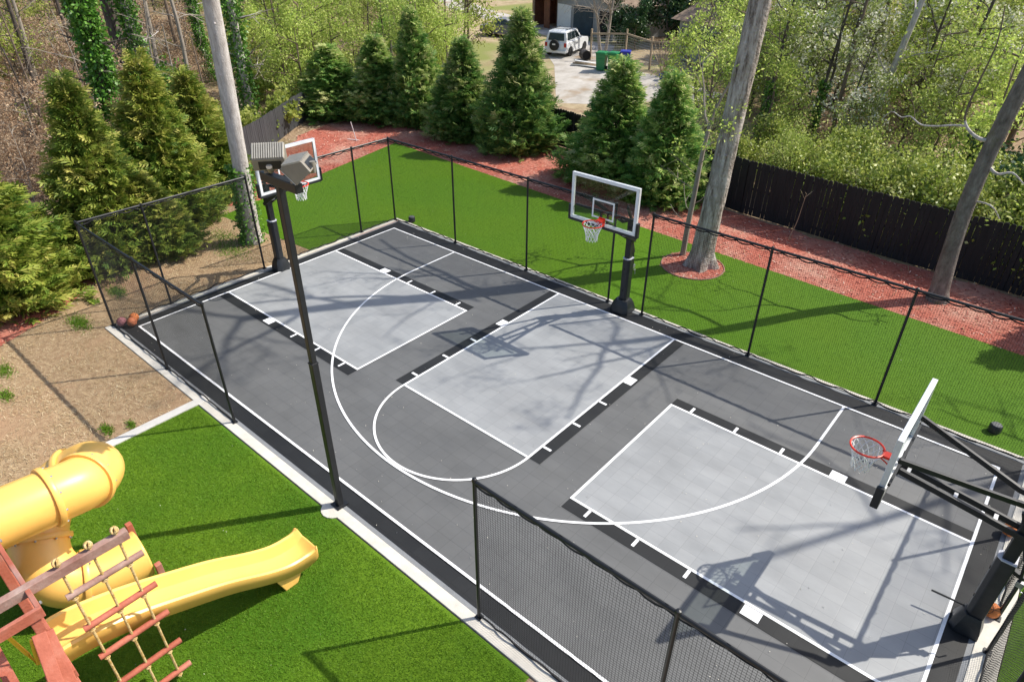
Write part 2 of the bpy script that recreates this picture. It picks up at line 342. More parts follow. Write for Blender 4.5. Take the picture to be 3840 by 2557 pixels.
L_pink = leaf_mat('pink_petal', [(0, (.6, .22, .42)), (1, (.8, .45, .6))], .3, .6, 0)
M_petal = mat('fallen_petal', (.55, .52, .45), .8)
def glass_mat(name, tint, gloss=.06):
    m = bpy.data.materials.new(name); m.use_nodes = True; nt = m.node_tree; N = nt.nodes; N.remove(N['Principled BSDF'])
    t = N.new('ShaderNodeBsdfTransparent'); t.inputs['Color'].default_value = (*tint, 1)
    g_ = N.new('ShaderNodeBsdfGlossy'); g_.inputs['Roughness'].default_value = .02
    fr = N.new('ShaderNodeLayerWeight'); pw = N.new('ShaderNodeMath'); pw.operation = 'POWER'; pw.inputs[1].default_value = 4
    mr = N.new('ShaderNodeMapRange'); mr.inputs['To Min'].default_value = .03; mr.inputs['To Max'].default_value = .6
    nt.links.new(fr.outputs['Facing'], pw.inputs[0]); nt.links.new(pw.outputs[0], mr.inputs['Value'])
    mx = N.new('ShaderNodeMixShader'); nt.links.new(mr.outputs['Result'], mx.inputs['Fac'])
    nt.links.new(t.outputs['BSDF'], mx.inputs[1]); nt.links.new(g_.outputs['BSDF'], mx.inputs[2])
    nt.links.new(mx.outputs['Shader'], N['Material Output'].inputs['Surface']); return m
M_glass = glass_mat('tempered_glass', (.78, .82, .80))
M_wglass = mat('dark_window_glass', (.03, .045, .05), .08, var=.1)
M_ball = ramp_mat('orange_ball_rubber', [(.3, (.52, .15, .04)), (.7, (.66, .21, .06))], .6, 3, 4, .4, 150)
M_ballp = ramp_mat('purple_ball_rubber', [(.3, (.28, .10, .12)), (.7, (.38, .16, .17))], .6, 3, 4, .4, 150)
M_ballb = ramp_mat('brown_ball_rubber', [(.3, (.42, .12, .05)), (.7, (.52, .17, .07))], .6, 3, 4, .4, 150)
M_seam = mat('ball_seam', (.015, .012, .01), .6)

# ------------------------------------------------------------------ camera, world, sun
cam = bpy.data.cameras.new('camera'); cam.sensor_width = 36; cam.lens = 2494.92/3840*36; cam.clip_end = 2000; cam.clip_start = .1
co = bpy.data.objects.new('camera', cam); C.objects.link(co); bpy.context.scene.camera = co
yw, pt, rl = map(math.radians, (40.61894, 32.48569, .33827))
fw = Vector((-math.sin(yw)*math.cos(pt), math.cos(yw)*math.cos(pt), -math.sin(pt))); rt_ = Vector((math.cos(yw), math.sin(yw), 0)); up_ = rt_.cross(fw)
r2 = rt_*math.cos(rl)+up_*math.sin(rl); u2 = -rt_*math.sin(rl)+up_*math.cos(rl)
R3 = Matrix((r2, u2, -fw)).transposed(); CAM = (26.12428, -44.10085, 29.50317)
co.matrix_world = Matrix.Translation(Vector(CAM)*F) @ R3.to_4x4()
SUN = Vector((4.94, 6.83, 9.4)).normalized()
sl = bpy.data.lights.new('sun', 'SUN'); sl.energy = 4.0; sl.angle = math.radians(.53); sl.color = (1, .94, .84)
so = bpy.data.objects.new('sun', sl); C.objects.link(so); so.rotation_euler = SUN.to_track_quat('Z', 'Y').to_euler(); so.location = (10, 14, 30)
w = bpy.data.worlds.new('World'); bpy.context.scene.world = w; w.use_nodes = True; nt = w.node_tree
sky = nt.nodes.new('ShaderNodeTexSky'); sky.sky_type = 'NISHITA'; sky.sun_disc = False
sky.sun_elevation = math.asin(SUN.z); sky.sun_rotation = math.atan2(SUN.x, SUN.y); sky.air_density = 1; sky.dust_density = 2
bg = nt.nodes['Background']; bg.inputs['Strength'].default_value = .125; nt.links.new(sky.outputs['Color'], bg.inputs['Color'])
vs = bpy.context.scene.view_settings; vs.view_transform = 'Standard'; vs.look = 'None'; vs.exposure = 0.55; vs.gamma = 1

# ------------------------------------------------------------------ ground
def st(name, mb, m, **k): return tag(mb.build(name, m, **k), kind='structure')
xs = np.concatenate([np.arange(-900, -260, 40), np.arange(-260, 120, 6), np.arange(120, 520, 40)]); ys = np.concatenate([np.arange(-200, -60, 20), np.arange(-60, 320, 6), np.arange(320, 1000, 40)])
gv = np.array([[x, y, terr(x, y)-.02] for y in ys for x in xs]); nx = len(xs)
ii = np.array([[j*nx+i, j*nx+i+1, (j+1)*nx+i+1, (j+1)*nx+i] for j in range(len(ys)-1) for i in range(nx-1)])
tag(npmesh('ground', gv, ii, M_litter, smooth=True), kind='structure')
def draped(name, poly, m, dz, step=4):
    """a sheet that follows the terrain inside a polygon"""
    import bmesh
    bm = bmesh.new(); vs_ = [bm.verts.new((x*F, y*F, 0)) for x, y in poly]; bm.faces.new(vs_)
    x0, x1 = min(p[0] for p in poly), max(p[0] for p in poly); y0, y1 = min(p[1] for p in poly), max(p[1] for p in poly)
    for ax, a, b in ((0, x0, x1), (1, y0, y1)):
        k = a+step
        while k < b:
            no = (1, 0, 0) if ax == 0 else (0, 1, 0); pc = (k*F, 0, 0) if ax == 0 else (0, k*F, 0)
            bmesh.ops.bisect_plane(bm, geom=bm.verts[:]+bm.edges[:]+bm.faces[:], plane_co=pc, plane_no=no); k += step
    for v in bm.verts: v.co.z = (terr(v.co.x/F, v.co.y/F)+dz)*F
    bmesh.ops.recalc_face_normals(bm, faces=bm.faces)
    me = bpy.data.meshes.new(name); bm.to_mesh(me); bm.free(); me.materials.append(m); return tag(link(name, me), kind='structure')
# the neighbour's sandy yard and driveway
draped('yard', [(-33, 40), (-20, 52), (-12, 62), (-30, 76), (-40, 92), (-60, 110), (-100, 150), (-150, 190), (-230, 210), (-200, 130), (-120, 84), (-72, 62), (-58, 44)], M_sand, .0)
draped('driveway', [(-51, 58), (-44.5, 61), (-38, 66), (-29, 70), (-27, 77), (-36, 79), (-45, 82), (-56, 84), (-62, 92), (-70, 106), (-92, 110), (-80, 90), (-67, 78)], M_drive, .02)
draped('path', [(-84, 104), (-104, 112), (-150, 130), (-190, 158), (-186, 166), (-146, 142), (-100, 122), (-82, 112)], M_drive, .015)
draped('clearing', [(-6, 47), (6, 46), (20, 49), (24, 58), (14, 70), (0, 66), (-8, 56)], M_sand, .0)
# mulch bed, lawn, turf
def wob(poly, amp=.35, step=2.0, seed=3):
    r = random.Random(seed); out = []
    for i, p in enumerate(poly):
        q = poly[(i+1) % len(poly)]; n = max(1, int(math.dist(p, q)/step))
        for k in range(n): out.append((p[0]+(q[0]-p[0])*k/n+r.uniform(-amp, amp), p[1]+(q[1]-p[1])*k/n+r.uniform(-amp, amp)))
    return out
mulch_poly = wob([(-35, -50), (-33.5, -41), (-36, -34), (-38.5, -30), (-42, -25.5), (-44, -21), (-47, -15.5), (-50, -10), (-49, -6), (-30, -4), (60, -4), (60, 27.2), (25, 27.6), (13, 28.3), (-2.2, 30), (-33, 37), (-58, 37), (-74, 30), (-70, 16), (-61, 5), (-58, -6), (-53, -14), (-49, -24), (-45, -32), (-43, -42), (-42, -50)], .45, 2)
st('mulch_bed', MB().sheet(mulch_poly, .012), M_mulch)
st('lawn', MB().sheet(wob([(-15.9, -29.9), (-15.9, -60), (-37, -60), (-34.5, -50), (-33, -41), (-35.2, -34.4), (-37.6, -30.6), (-41.2, -26), (-43.2, -21.6), (-46.2, -16), (-48.6, -11), (-46.9, -10.4), (-32, -9.6), (-30.8, -9.6), (-30.8, -29.4)], .12, 1.5, 5), .026), M_lawn)
turf_far = [(-31.3, 2.35), (-31.3, -9.5), (-47, -10.8), (-54.7, 22.2), (-5.5, 18.6), (28.3, 16.4), (60, 14.4), (60, -50), (31.75, -50), (31.75, 2.35)]
st('artificial_turf', MB().sheet(turf_far, .045), M_turf2)
turf_near = [(-15.25, -30.22), (15.4, -30.22), (15.4, -62), (-15.25, -62)]
st('play_turf', MB().sheet(turf_near, .045), M_turf)
st('paver_edging', MB().box((-15.62, -46, .03), (.72, 33.4, .2)).box((18.2, -36.2, .0), (5.4, 11.4, .2)), M_pad, bevel=.02)
# concrete slab and kerb round the court
cb = MB()
X0, X1, Y0, Y1 = -30.85, 31.3, -29.55, 2.25
for a, b in (((X0, Y1-.3), (X1+.4, Y1)), ((X0-.35, Y0-.6), (X0+.12, Y1)), ((X0+.12, Y0-.6), (X1+.4, Y0+.05)), ((X1-.75, Y0+.05), (X1+.4, Y1-.3))):
    cb.box(((a[0]+b[0])/2, (a[1]+b[1])/2, .0), (b[0]-a[0], b[1]-a[1], .22))
cb.prism([(.15+.75*math.cos(t*math.pi/8), -29.9+.7*math.sin(t*math.pi/8)) for t in range(8, 17)], -.1, .114)
st('kerb', cb, M_curb, bevel=.03)
st('slab', MB().box((0.2, -13.8, -.03), (61.6, 31.9, .16)), M_slab)
st('court_border', MB().sheet([(-30.35, -29.2), (30.3, -29.2), (30.3, 1.55), (-30.35, 1.55)], .07), M_tblack)
st('court', MB().sheet([(-29.1, -28.05), (29.1, -28.05), (29.1, 0), (-29.1, 0)], .084), M_tdark)
h = 6.0; LL = 18.95; yc = -13.97
keys = MB().sheet([(-h, -LL), (h, -LL), (h, 0), (-h, 0)], .112).sheet([(-29.1, yc-h), (-29.1+LL, yc-h), (-29.1+LL, yc+h), (-29.1, yc+h)], .112).sheet([(29.1-LL, yc-h), (29.1, yc-h), (29.1, yc+h), (29.1-LL, yc+h)], .112)
st('court_key', keys, M_tlight)
bands = MB()
def rect(mb, x0, y0, x1, y1, z): mb.sheet([(x0, y0), (x1, y0), (x1, y1), (x0, y1)], z)
BW = .95
for sgn in (-1, 1):
    rect(bands, sgn*h if sgn > 0 else -h-BW, -LL-.9*0, (h+BW) if sgn > 0 else -h, -.0, .098)
    ya, yb = (yc+h, yc+h+BW) if sgn > 0 else (yc-h-BW, yc-h)
    rect(bands, -29.1, ya, -29.1+LL, yb, .098); rect(bands, 29.1-LL, ya, 29.1, yb, .098)
st('court_lane_band', bands, M_tblack)
ln = MB(); Zl = .126; w2 = .167/2
def hl(x0, x1, y, ww=w2): rect(ln, x0, y-ww, x1, y+ww, Zl)
def vl(y0, y1, x, ww=w2): rect(ln, x-ww, y0, x+ww, y1, Zl)
hl(-29.17-w2, 29.17+w2, 0); hl(-29.17-w2, 29.17+w2, -28.13); vl(-28.13+w2, -w2, -29.17); vl(-28.13+w2, -w2, 29.17)
vl(-LL+w2, -w2, -h); vl(-LL+w2, -w2, h); hl(-h-w2, h+w2, -LL)
for s in (-1, 1):
    x0, x1 = (-29.17+w2, -29.17+LL-w2) if s < 0 else (29.17-LL+w2, 29.17-w2)
    hl(x0, x1, yc-h); hl(x0, x1, yc+h); vl(yc-h-w2, yc+h+w2, -29.17+LL if s < 0 else 29.17-LL)
def arc(cx, cy, R, a0, a1, n=96):
    for i in range(n):
        t0, t1 = a0+(a1-a0)*i/n, a0+(a1-a0)*(i+1)/n
        ln.add([(cx+(R-w2)*math.cos(t0), cy+(R-w2)*math.sin(t0), Zl+.004), (cx+(R+w2)*math.cos(t0), cy+(R+w2)*math.sin(t0), Zl+.004), (cx+(R+w2)*math.cos(t1), cy+(R+w2)*math.sin(t1), Zl+.004), (cx+(R-w2)*math.cos(t1), cy+(R-w2)*math.sin(t1), Zl+.004)], [(0, 1, 2, 3)])
arc(0, -5.49, 19.64, -math.pi, 0); vl(-5.49, -w2, -19.64); vl(-5.49, -w2, 19.64)
arc(0, -LL, 6, -math.pi, 0, 60)
for s in (-1, 1):           # blocks and hash marks on the three lanes
    for k, (d, L_) in enumerate(((7.25, .95), (10.85, .19), (14.05, .19), (17.3, .19))):
        o = .66 if L_ > .5 else .60
        rect(ln, (h+.12) if s > 0 else -h-.12-o, -d-L_ if False else -d-L_/2-.2, (h+.12+o) if s > 0 else -h-.12, -d+L_/2-.2, Zl)
        for e in (-1, 1):
            xa = e*(29.17-d-.2); y0, y1 = (yc+h+.12, yc+h+.12+o) if s > 0 else (yc-h-.12-o, yc-h-.12)
            rect(ln, xa-L_/2, y0, xa+L_/2, y1, Zl)
st('court_marking', ln, M_line)
# mulch ring round the big tree, with a metal edging strip
rc = (.45, 13.6); rr_ = 3.05
ring = [(rc[0]+rr_*math.cos(2*math.pi*i/64), rc[1]+rr_*math.sin(2*math.pi*i/64)) for i in range(64)]
st('mulch_ring', MB().sheet(ring, .07), M_mulch)
tag(MB().torus((rc[0], rc[1], .08), rr_+.03, .07, 64, 6).build('lawn_edging', mat('edging_strip', (.30, .16, .12), .7, var=.2), smooth=True), 'thin reddish edging hoop round the mulch circle at the big trunk', 'garden edging')

# ------------------------------------------------------------------ loose ground cover
def in_poly(P, poly):
    x, y = P[:, 0], P[:, 1]; c = np.zeros(len(P), bool); j = len(poly)-1
    for i in range(len(poly)):
        xi, yi = poly[i]; xj, yj = poly[j]
        if yi != yj: c ^= ((yi > y) != (yj > y)) & (x < (xj-xi)*(y-yi)/(yj-yi)+xi)
        j = i
    return c
def scatter(poly, n, seed, excl=()):
    r = np.random.default_rng(seed); a = np.array(poly); P = r.uniform(a.min(0), a.max(0), (n, 2)); k = in_poly(P, poly)
    for e in excl: k &= ~in_poly(P, e)
    return P[k]
def chips(name, P, z, m, L, W, seed, lift=.25, zf=None):
    r = np.random.default_rng(seed); n = len(P)
    zz = np.array([terr(*p) for p in P])+z if zf else np.full(n, z)
    P3 = np.column_stack([P, zz+r.uniform(0, .05, n)])
    a = r.uniform(0, 2*math.pi, n); D = np.column_stack([np.cos(a), np.sin(a), r.uniform(0, lift, n)])
    S = norm(np.cross(D, np.array([0, 0, 1.]))+r.normal(size=(n, 3))*.25); L = L*r.uniform(.4, 1.4, n)[:, None]; W = W*r.uniform(.6, 1.3, n)[:, None]
    V = np.stack([P3-S*W/2, P3+D*L-S*W/2, P3+D*L+S*W/2, P3+S*W/2], 1).reshape(-1, 3)
    return tag(npmesh(name, V, np.arange(4*n).reshape(n, 4), m, tone=np.repeat(r.uniform(0, 1, n)**1.2, 4)), kind='stuff')
court_ex = [(-31.4, -30.3), (31.8, -30.3), (31.8, 2.4), (-31.4, 2.4)]
lawn_ex = [(-15, -60), (-37, -60), (-33, -41), (-37.6, -30.6), (-43.2, -21.6), (-48.6, -10.5), (-30.8, -9.6), (-30.8, -29.4)]
PM = scatter(mulch_poly, 90000, 11, (court_ex, turf_far, lawn_ex)); PR = scatter(ring, 1800, 12)
o = chips('mulch_chips', np.concatenate([PM, PR]), .03, M_chip, .28, .075, 13); tag(o, 'loose red wood mulch chips spread over the planting bed', 'mulch')
PS = scatter([(-15.9, -30.3), (-15.9, -56), (-36, -56), (-33, -41), (-37.6, -30.6), (-43.2, -21.6), (-48.6, -10.8), (-31.2, -9.7), (-31.4, -30.3)], 130000, 14)
nz = np.sin(PS[:, 0]*.9+1.3*np.sin(PS[:, 1]*.7))+np.sin(PS[:, 1]*1.3+.9*np.sin(PS[:, 0]*.5+2))+.7*np.sin(PS[:, 0]*2.3+PS[:, 1]*1.9)
PS = PS[rng.random(len(PS)) < np.clip(.55+.25*nz, .18, 1)]
o = chips('dry_grass', PS, .03, M_straw, .2, .02, 15, .7); tag(o, 'dry straw coloured grass blades on the dormant lawn', 'dry grass')
def tuft(c, rx, n, seed):
    r = np.random.default_rng(seed); P = r.normal(size=(n, 2))*np.array([rx, rx*.45])+np.array(c); return P
tp = np.concatenate([tuft((-37, -26.7), .7, 700, 1), tuft((-33.6, -31.2), .8, 800, 2), tuft((-17.3, -35.6), .35, 260, 3), tuft((-16.6, -34.3), .25, 150, 8), tuft((-30.4, -37.8), .6, 400, 4), tuft((-26.7, -38.8), .5, 300, 5), tuft((-38, -15), 1.6, 900, 6), tuft((-41, -13.5), 1.6, 700, 7), tuft((-36.5, -28.8), .4, 150, 9), tuft((-21, -43), .4, 150, 10)])
def blades(name, P, z, m, L, W, seed, lean=.6):
    r = np.random.default_rng(seed); n = len(P); P3 = np.column_stack([P, np.full(n, z)])
    D = np.column_stack([r.normal(size=n)*lean, r.normal(size=n)*lean, np.ones(n)]); V, Fc = leaf_quads(P3, D, L*r.uniform(.5, 1.3, n), W, r)
    return tag(npmesh(name, V, Fc, m, tone=np.repeat(np.clip(r.normal(.5, .25, n), 0, 1), 4)), kind='stuff')
tag(blades('grass_tufts', tp, .02, M_grassb, .3, .05, 21, .8), 'small patches of fresh green grass in the dry lawn', 'grass')
o = chips('bark_bits', np.concatenate([scatter(mulch_poly, 2600, 61, (court_ex, turf_far, lawn_ex)), np.array([[28, 17]])]), .05, M_straw, .5, .05, 62, .5); tag(o, 'pale twigs and dead leaves strewn on the red mulch', 'twigs')
tag(blades('turf_pile', scatter([(-15.2, -30.4), (15.3, -30.4), (15.3, -48), (-15.2, -48)], 230000, 22), .045, M_grassb, .12, .024, 23, .8), 'short green pile of the playground turf', 'turf pile')
P_t = scatter(turf_far, 420000, 25, (court_ex, ring))
tag(blades('far_turf_pile', P_t, .045, MATS['far_blade'], .11, .022, 26, .8), 'green pile of the turf lawn behind the court', 'turf pile')
specks = np.concatenate([scatter([(-30, -29), (30, -29), (30, 1.5), (-30, 1.5)], 420, 31)]); sp2 = scatter(turf_far, 420, 32, (court_ex,)); sp3 = scatter(turf_near, 36, 33)
r_ = np.random.default_rng(34); SP = np.concatenate([np.column_stack([specks, np.full(len(specks), .14)]), np.column_stack([sp2, np.full(len(sp2), .07)]), np.column_stack([sp3, np.full(len(sp3), .16)])])
a_ = r_.uniform(0, 6.28, len(SP)); V_, F_ = leaf_quads(SP, np.column_stack([np.cos(a_), np.sin(a_), .2+0*a_]), r_.uniform(.04, .13, len(SP)), .05, r_)
tag(npmesh('petals', V_, F_, M_petal), 'tiny pale petals and leaf bits fallen on the court and turf', 'petals', kind='stuff')
yardpoly = [(-34, 40), (-16, 50), (-14, 62), (-30, 74), (-36, 90), (-50, 100), (-70, 118), (-150, 200), (-260, 250), (-240, 160), (-120, 84), (-72, 60), (-56, 42)]
P_ = rng.uniform((-230, -40), (-50, 130), (70000, 2)); P_ = P_[~in_poly(P_, mulch_poly) & ~in_poly(P_, lawn_ex) & ~in_poly(P_, yardpoly)]
tag(chips('fallen_leaves', P_, .0, M_dead, .36, .2, 42, .5, True), 'brown dead leaves covering the woodland floor', 'dead leaves')

# ------------------------------------------------------------------ ball-stop netting
def net_run(label, pts, posts, hgt=9.35, cw=.0078):
    t = thing('netting_fence', label, 'netting', (pts[0][0], pts[0][1], 0), group='black ball stop netting round the court')
    ox, oy = pts[0]; l = lambda x, y, z: (x-ox, y-oy, z)
    for x, y in posts:
        p = MB(); p.tube([l(x, y, .1), l(x, y, hgt+.05)], .095, 10); p.lathe([(.12, 0), (.13, .06), (.1, .16), (.02, .2)], 10, l(x, y, hgt))
        p.box(l(x, y, .14), (.34, .34, .06)); p.build('post', M_black, t, True)
    rail = MB(); rope = MB(); bot = MB(); nb = MB(); rr = random.Random(len(posts)*7+int(ox))
    rail.tube([l(x, y, hgt) for x, y in pts], .095, 10).build('top_rail', M_black, t, True)
    tsrc = [None]
    for (xa, ya), (xb, yb) in zip(pts, pts[1:]):
        L = math.dist((xa, ya), (xb, yb)); n = max(2, round(L/1.15)); ux, uy = (xb-xa)/L, (yb-ya)/L
        for i in range(n):
            a = (xa+ux*L*i/n, ya+uy*L*i/n); b = (xa+ux*L*(i+1)/n, ya+uy*L*(i+1)/n)
            rope.tube(catenary(l(*a, hgt-.12), l(*b, hgt-.12), rr.uniform(.06, .16), 5), .05, 5)
            q_ = l(*a, hgt-.03)
            if i == 0: tsrc = MB().torus((0, 0, 0), .13, .024, 10, 4, rotm(math.pi/2, 0, 0)).build('tie', M_net, t, loc=q_); tsrc.rotation_euler = (0, 0, math.atan2(uy, ux))
            elif i % 2 == 0: dup(tsrc, q_)
            if rr.random() < .75: bot.tube(catenary(l(*a, .2), l(*b, .2), -rr.uniform(.02, .22), 5), .05, 5)
            else: bot.tube(catenary(l(*a, .2), l(*b, .2), .04, 5), .07, 5)
        # the mesh itself: square netting of 1 3/4 inch
        c = .146; nv = int(L/c); nh = int((hgt-.3)/c); pass
        ph = rr.uniform(0, 6)
        def bulge(s, z): return .10*math.sin(s*.55+ph)*math.sin(math.pi*z/hgt)+.05*math.sin(s*1.3+z*.4)
        def sag(s): return hgt-.14-.08*abs(math.sin(math.pi*s*n/L))
        nx_, ny_ = -uy, ux
        Zs = [0, .25, .5, .75, 1]
        for i in range(nv+1):
            s = i*c; zt = sag(s)
            nb.tube([l(xa+ux*s+nx_*bulge(s, k*zt), ya+uy*s+ny_*bulge(s, k*zt), .16+k*(zt-.16)) for k in Zs], cw, 3, False)
        for j in range(nh+1):
            m = max(4, int(L/1.2))
            pp = []
            for k in range(m+1):
                s = L*k/m; z = .18+(j/nh)*(sag(s)-.18); pp.append(l(xa+ux*s+nx_*bulge(s, z), ya+uy*s+ny_*bulge(s, z), z))
            nb.tube(pp, cw, 3, False)
    rope.build('lashing_rope', M_net, t); bot.build('bottom_rope', M_net, t); nb.build('net', M_net, t)
    return t
PX = [-31.0, -21.25, -11.4, -1.75]; QX = [1.8, 11.6, 21.2, 31.1]
net_run('black netting fence wrapping the corner where three basketballs lie', [(-11.5, -29.5), (-31, -29.5), (-31, -15.1)], [(-11.5, -29.5), (-21.25, -29.5), (-31, -29.5), (-31, -24.5), (-31, -15.1)], cw=.0058)
net_run('black netting fence from the far corner to the middle hoop', [(-31, -12.3), (-31, 1.75), (-1.75, 1.75)], [(-31, -12.3), (-31, -3.1)]+[(x, 1.75) for x in PX])
net_run('black netting fence from the middle hoop to the right end before the ringed tree', [(1.8, 1.75), (31.1, 1.75), (31.1, -12.6)], [(x, 1.75) for x in QX]+[(31.1, -5.4), (31.1, -12.6)])
net_run('nearest black netting fence, closest to the camera at the bottom edge', [(11.55, -29.5), (31.1, -29.5), (31.1, -15.0)], [(11.55, -29.5), (21.2, -29.5), (31.1, -29.5), (31.1, -22), (31.1, -15.0)], cw=.0072)

# ------------------------------------------------------------------ basketball hoops
def make_hoop(label, loc, rz, bx, drop, flare=.9):
    """pole at the origin, board facing +X with its face at x = bx"""
    t = thing('basketball_hoop', label, 'basketball hoop', loc, rz, 'glass backboard basketball hoops')
    zb, zt = 9.42-drop, 13.1-drop; rimz = 10.0-drop; hw = 3.0
    MB().box((0, 0, 4.3), (.5, .5, 8.6)).build('pole', M_black, t, bevel=.03)
    bp = MB().box((0, 0, .17), (1.05, 1.05, .1))
    for i in (-1, 1):
        for j in (-1, 1): bp.lathe([(.07, .2), (.07, .36), (.04, .4)], 6, (i*.4, j*.4, 0))
    bp.build('base_plate', M_galv, t)
    pd = MB().prism([(-.34, -.37), (.22, -.37), (.42, -.2), (.42, .2), (.22, .37), (-.34, .37)], .9, 5.1)
    pad = pd.build('pole_pad', M_foam, t, bevel=.04)
    MB().prism([(-.35, -.38), (.225, -.38), (.43, -.205), (.43, .205), (.225, .38), (-.35, .38)], 5.1, 5.17).build('pad_trim', M_trim, pad)
    for z in (2.2, 4.2): MB().lathe([(.09, -.02), (.09, .02)], 12, (.42, 0, z), rotm(0, math.pi/2, 0)).build('hole', M_net, pad)
    # flared vinyl cover at the foot
    cv = MB(); prof = [(0, 1.0, 1.0), (.35, .96, .98), (.8, .78, .85), (1.15, .62, .62)]
    vs_ = []
    for z, sx, sy in prof:
        for x, y in ((-.7, -.95), (.75, -.98), (1.1, -.55), (1.02, 0), (1.1, .55), (.75, .98), (-.7, .95), (-.78, 0)): vs_.append((x*sx*flare, y*sy*flare, z+.1+.05*math.sin(7*x+5*y)*(z > 0)))
    fs_ = [(i*8+j, i*8+(j+1) % 8, (i+1)*8+(j+1) % 8, (i+1)*8+j) for i in range(3) for j in range(8)]+[tuple(range(24, 32))]
    cv.add(vs_, fs_).build('base_cover', M_foam, t, True)
    # board
    bd = bx-.12
    fr = MB()
    for y in (-hw+.1, hw-.1): fr.box((bd, y, (zb+zt)/2), (.24, .2, zt-zb))
    fr.box((bd, 0, zt-.1), (.24, 2*hw-.4, .2)); fr.box((bd, 0, zb+.1), (.24, 2*hw-.4, .2))
    frame = fr.build('backboard_frame', M_alu, t, bevel=.015)
    MB().box((bd+.06, 0, (zb+zt)/2), (.04, 2*hw-.4, zt-zb-.4)).build('backboard_glass', M_glass, t)
    bo = MB(); f0 = bd+.125
    for y in (-hw+.15, hw-.15): bo.box((f0, y, (zb+zt)/2), (.014, .2, zt-zb-.1))
    bo.box((f0, 0, zt-.14), (.014, 2*hw-.5, .2)); bo.box((f0, 0, zb+.14), (.014, 2*hw-.5, .2))
    bo.build('backboard_border', M_whitem, frame)
    sq = MB(); z0, z1 = rimz-.02, rimz+1.5
    for y in (-.93, .93): sq.box((bd+.087, y, (z0+z1)/2), (.01, .13, z1-z0))
    for z in (z0+.08, z1-.08): sq.box((bd+.087, 0, z), (.01, 1.73, .13))
    sq.build('target_square', M_whitem, t)
    pp = MB(); pp.box((bd, 0, zb-.1), (.34, 2*hw+.16, .2))
    for y in (-1, 1): pp.box((bd, y*(hw+.09), zb+.45), (.34, .2, 1.2))
    pp.build('board_padding', M_foam, t, bevel=.04)
    # rim
    rc_ = (bx+1.25, 0, rimz); rm = MB(); rm.torus(rc_, .77, .05, 36, 8)
    rm.box((bx+.27, 0, rimz-.03), (.52, .46, .14)); rm.box((bx+.03, 0, rimz-.2), (.09, .56, .66))
    rm.bar((bx+.05, -.2, rimz-.42), (bx+.62, -.3, rimz-.04), .05); rm.bar((bx+.05, .2, rimz-.42), (bx+.62, .3, rimz-.04), .05)
    rim = rm.build('rim', M_rim, t, True)
    nn = MB(); ns = 12; rows = [(0, .75), (.22, .68), (.46, .58), (.72, .50), (1.0, .44), (1.3, .43)]
    for k in range(ns):
        for s in (-1, 1):
            pl = []
            for i, (dz, R) in enumerate(rows):
                a = 2*math.pi*(k+s*.5*i)/ns; pl.append((rc_[0]+R*math.cos(a), R*math.sin(a), rimz-.03-dz))
            nn.tube(pl, .026, 4, False)
    nn.build('hoop_net', M_wnet, t)
    # arms: two lower beams, two braces that spread to the board, cross ties
    zp = 6.75+(10-rimz)*-.02; za = rimz-.1
    ar = MB()
    for y in (-.3, .3): ar.bar((-.25, y*1.1, zp), (bd-.15, y, za-.25), .17, .3)
    for x in (.45, .72): pass
    ar.build('lower_arm', M_black, t, bevel=.015)
    tie = MB()
    for k in (.25, .55, .92): 
        x = -.25+(bd+.1)*k; z = zp+(za-.25-zp)*k; tie.box((x, 0, z), (.16, .5, .2))
    tie.build('cross_tie', M_galv, t)
    zu = 8.45
    for y in (-1, 1):
        b = MB(); b.bar((-.05, y*.34, zu), (bd*.16, y*.5, zu+.05), .18, .26); b.bar((bd*.15, y*.5, zu+.04), (bd-.16, y*2.0, zb+2.0), .17, .26); b.build('upper_arm', M_black, t, bevel=.015)
    br = MB()
    for y in (-.3, .3): br.box((bd-.18, y, rimz-.1), (.16, .12, 1.0))
    br.box((bd-.2, 0, zb+1.05), (.12, 5.4, .16)); br.build('bracket', M_black, t)
    hd = MB(); hd.box((-.05, 0, 7.65), (.56, .58, 1.9)); hd.build('pole_head', M_black, t, bevel=.05)
    ac = MB(); ac.bar((-.55, .12, 5.5), (.35, .12, 7.9), .22); ac.tube([(-.75, .12, 4.2), (-.55, .12, 5.5)], .07, 8); ac.bar((-.35, 0, 4.6), (-.85, 0, 4.4), .3, .2)
    ac.build('actuator', M_black, t, bevel=.02)
    ck = MB(); ck.tube([(-.75, .12, 4.2), (-.95, .12, 3.7), (-1.2, .12, 3.65), (-1.2, .12, 3.2)], .035, 6); ck.box((-.8, .12, 4.1), (.3, .2, .3)); ck.build('crank', M_galv, t)
    return t
hl_ = make_hoop('basketball hoop behind the floodlight pole at the left end of the court', (-29.85, -13.95, .0), 0, 4.62, 0, .74)
make_hoop('middle basketball hoop on the long far side, next to the netting gap', (0.05, 1.42, .0), -math.pi/2, 4.6, 0)
hr = make_hoop('lowered basketball hoop seen from behind at the right edge', (30.1, -14.05, .0), math.pi, 5.6, 2.2, .72)
MB().tube([(.5, -.3, 1.0), (1.95, -.15, 1.05)], .05, 8).build('handle', M_black, hr, True)

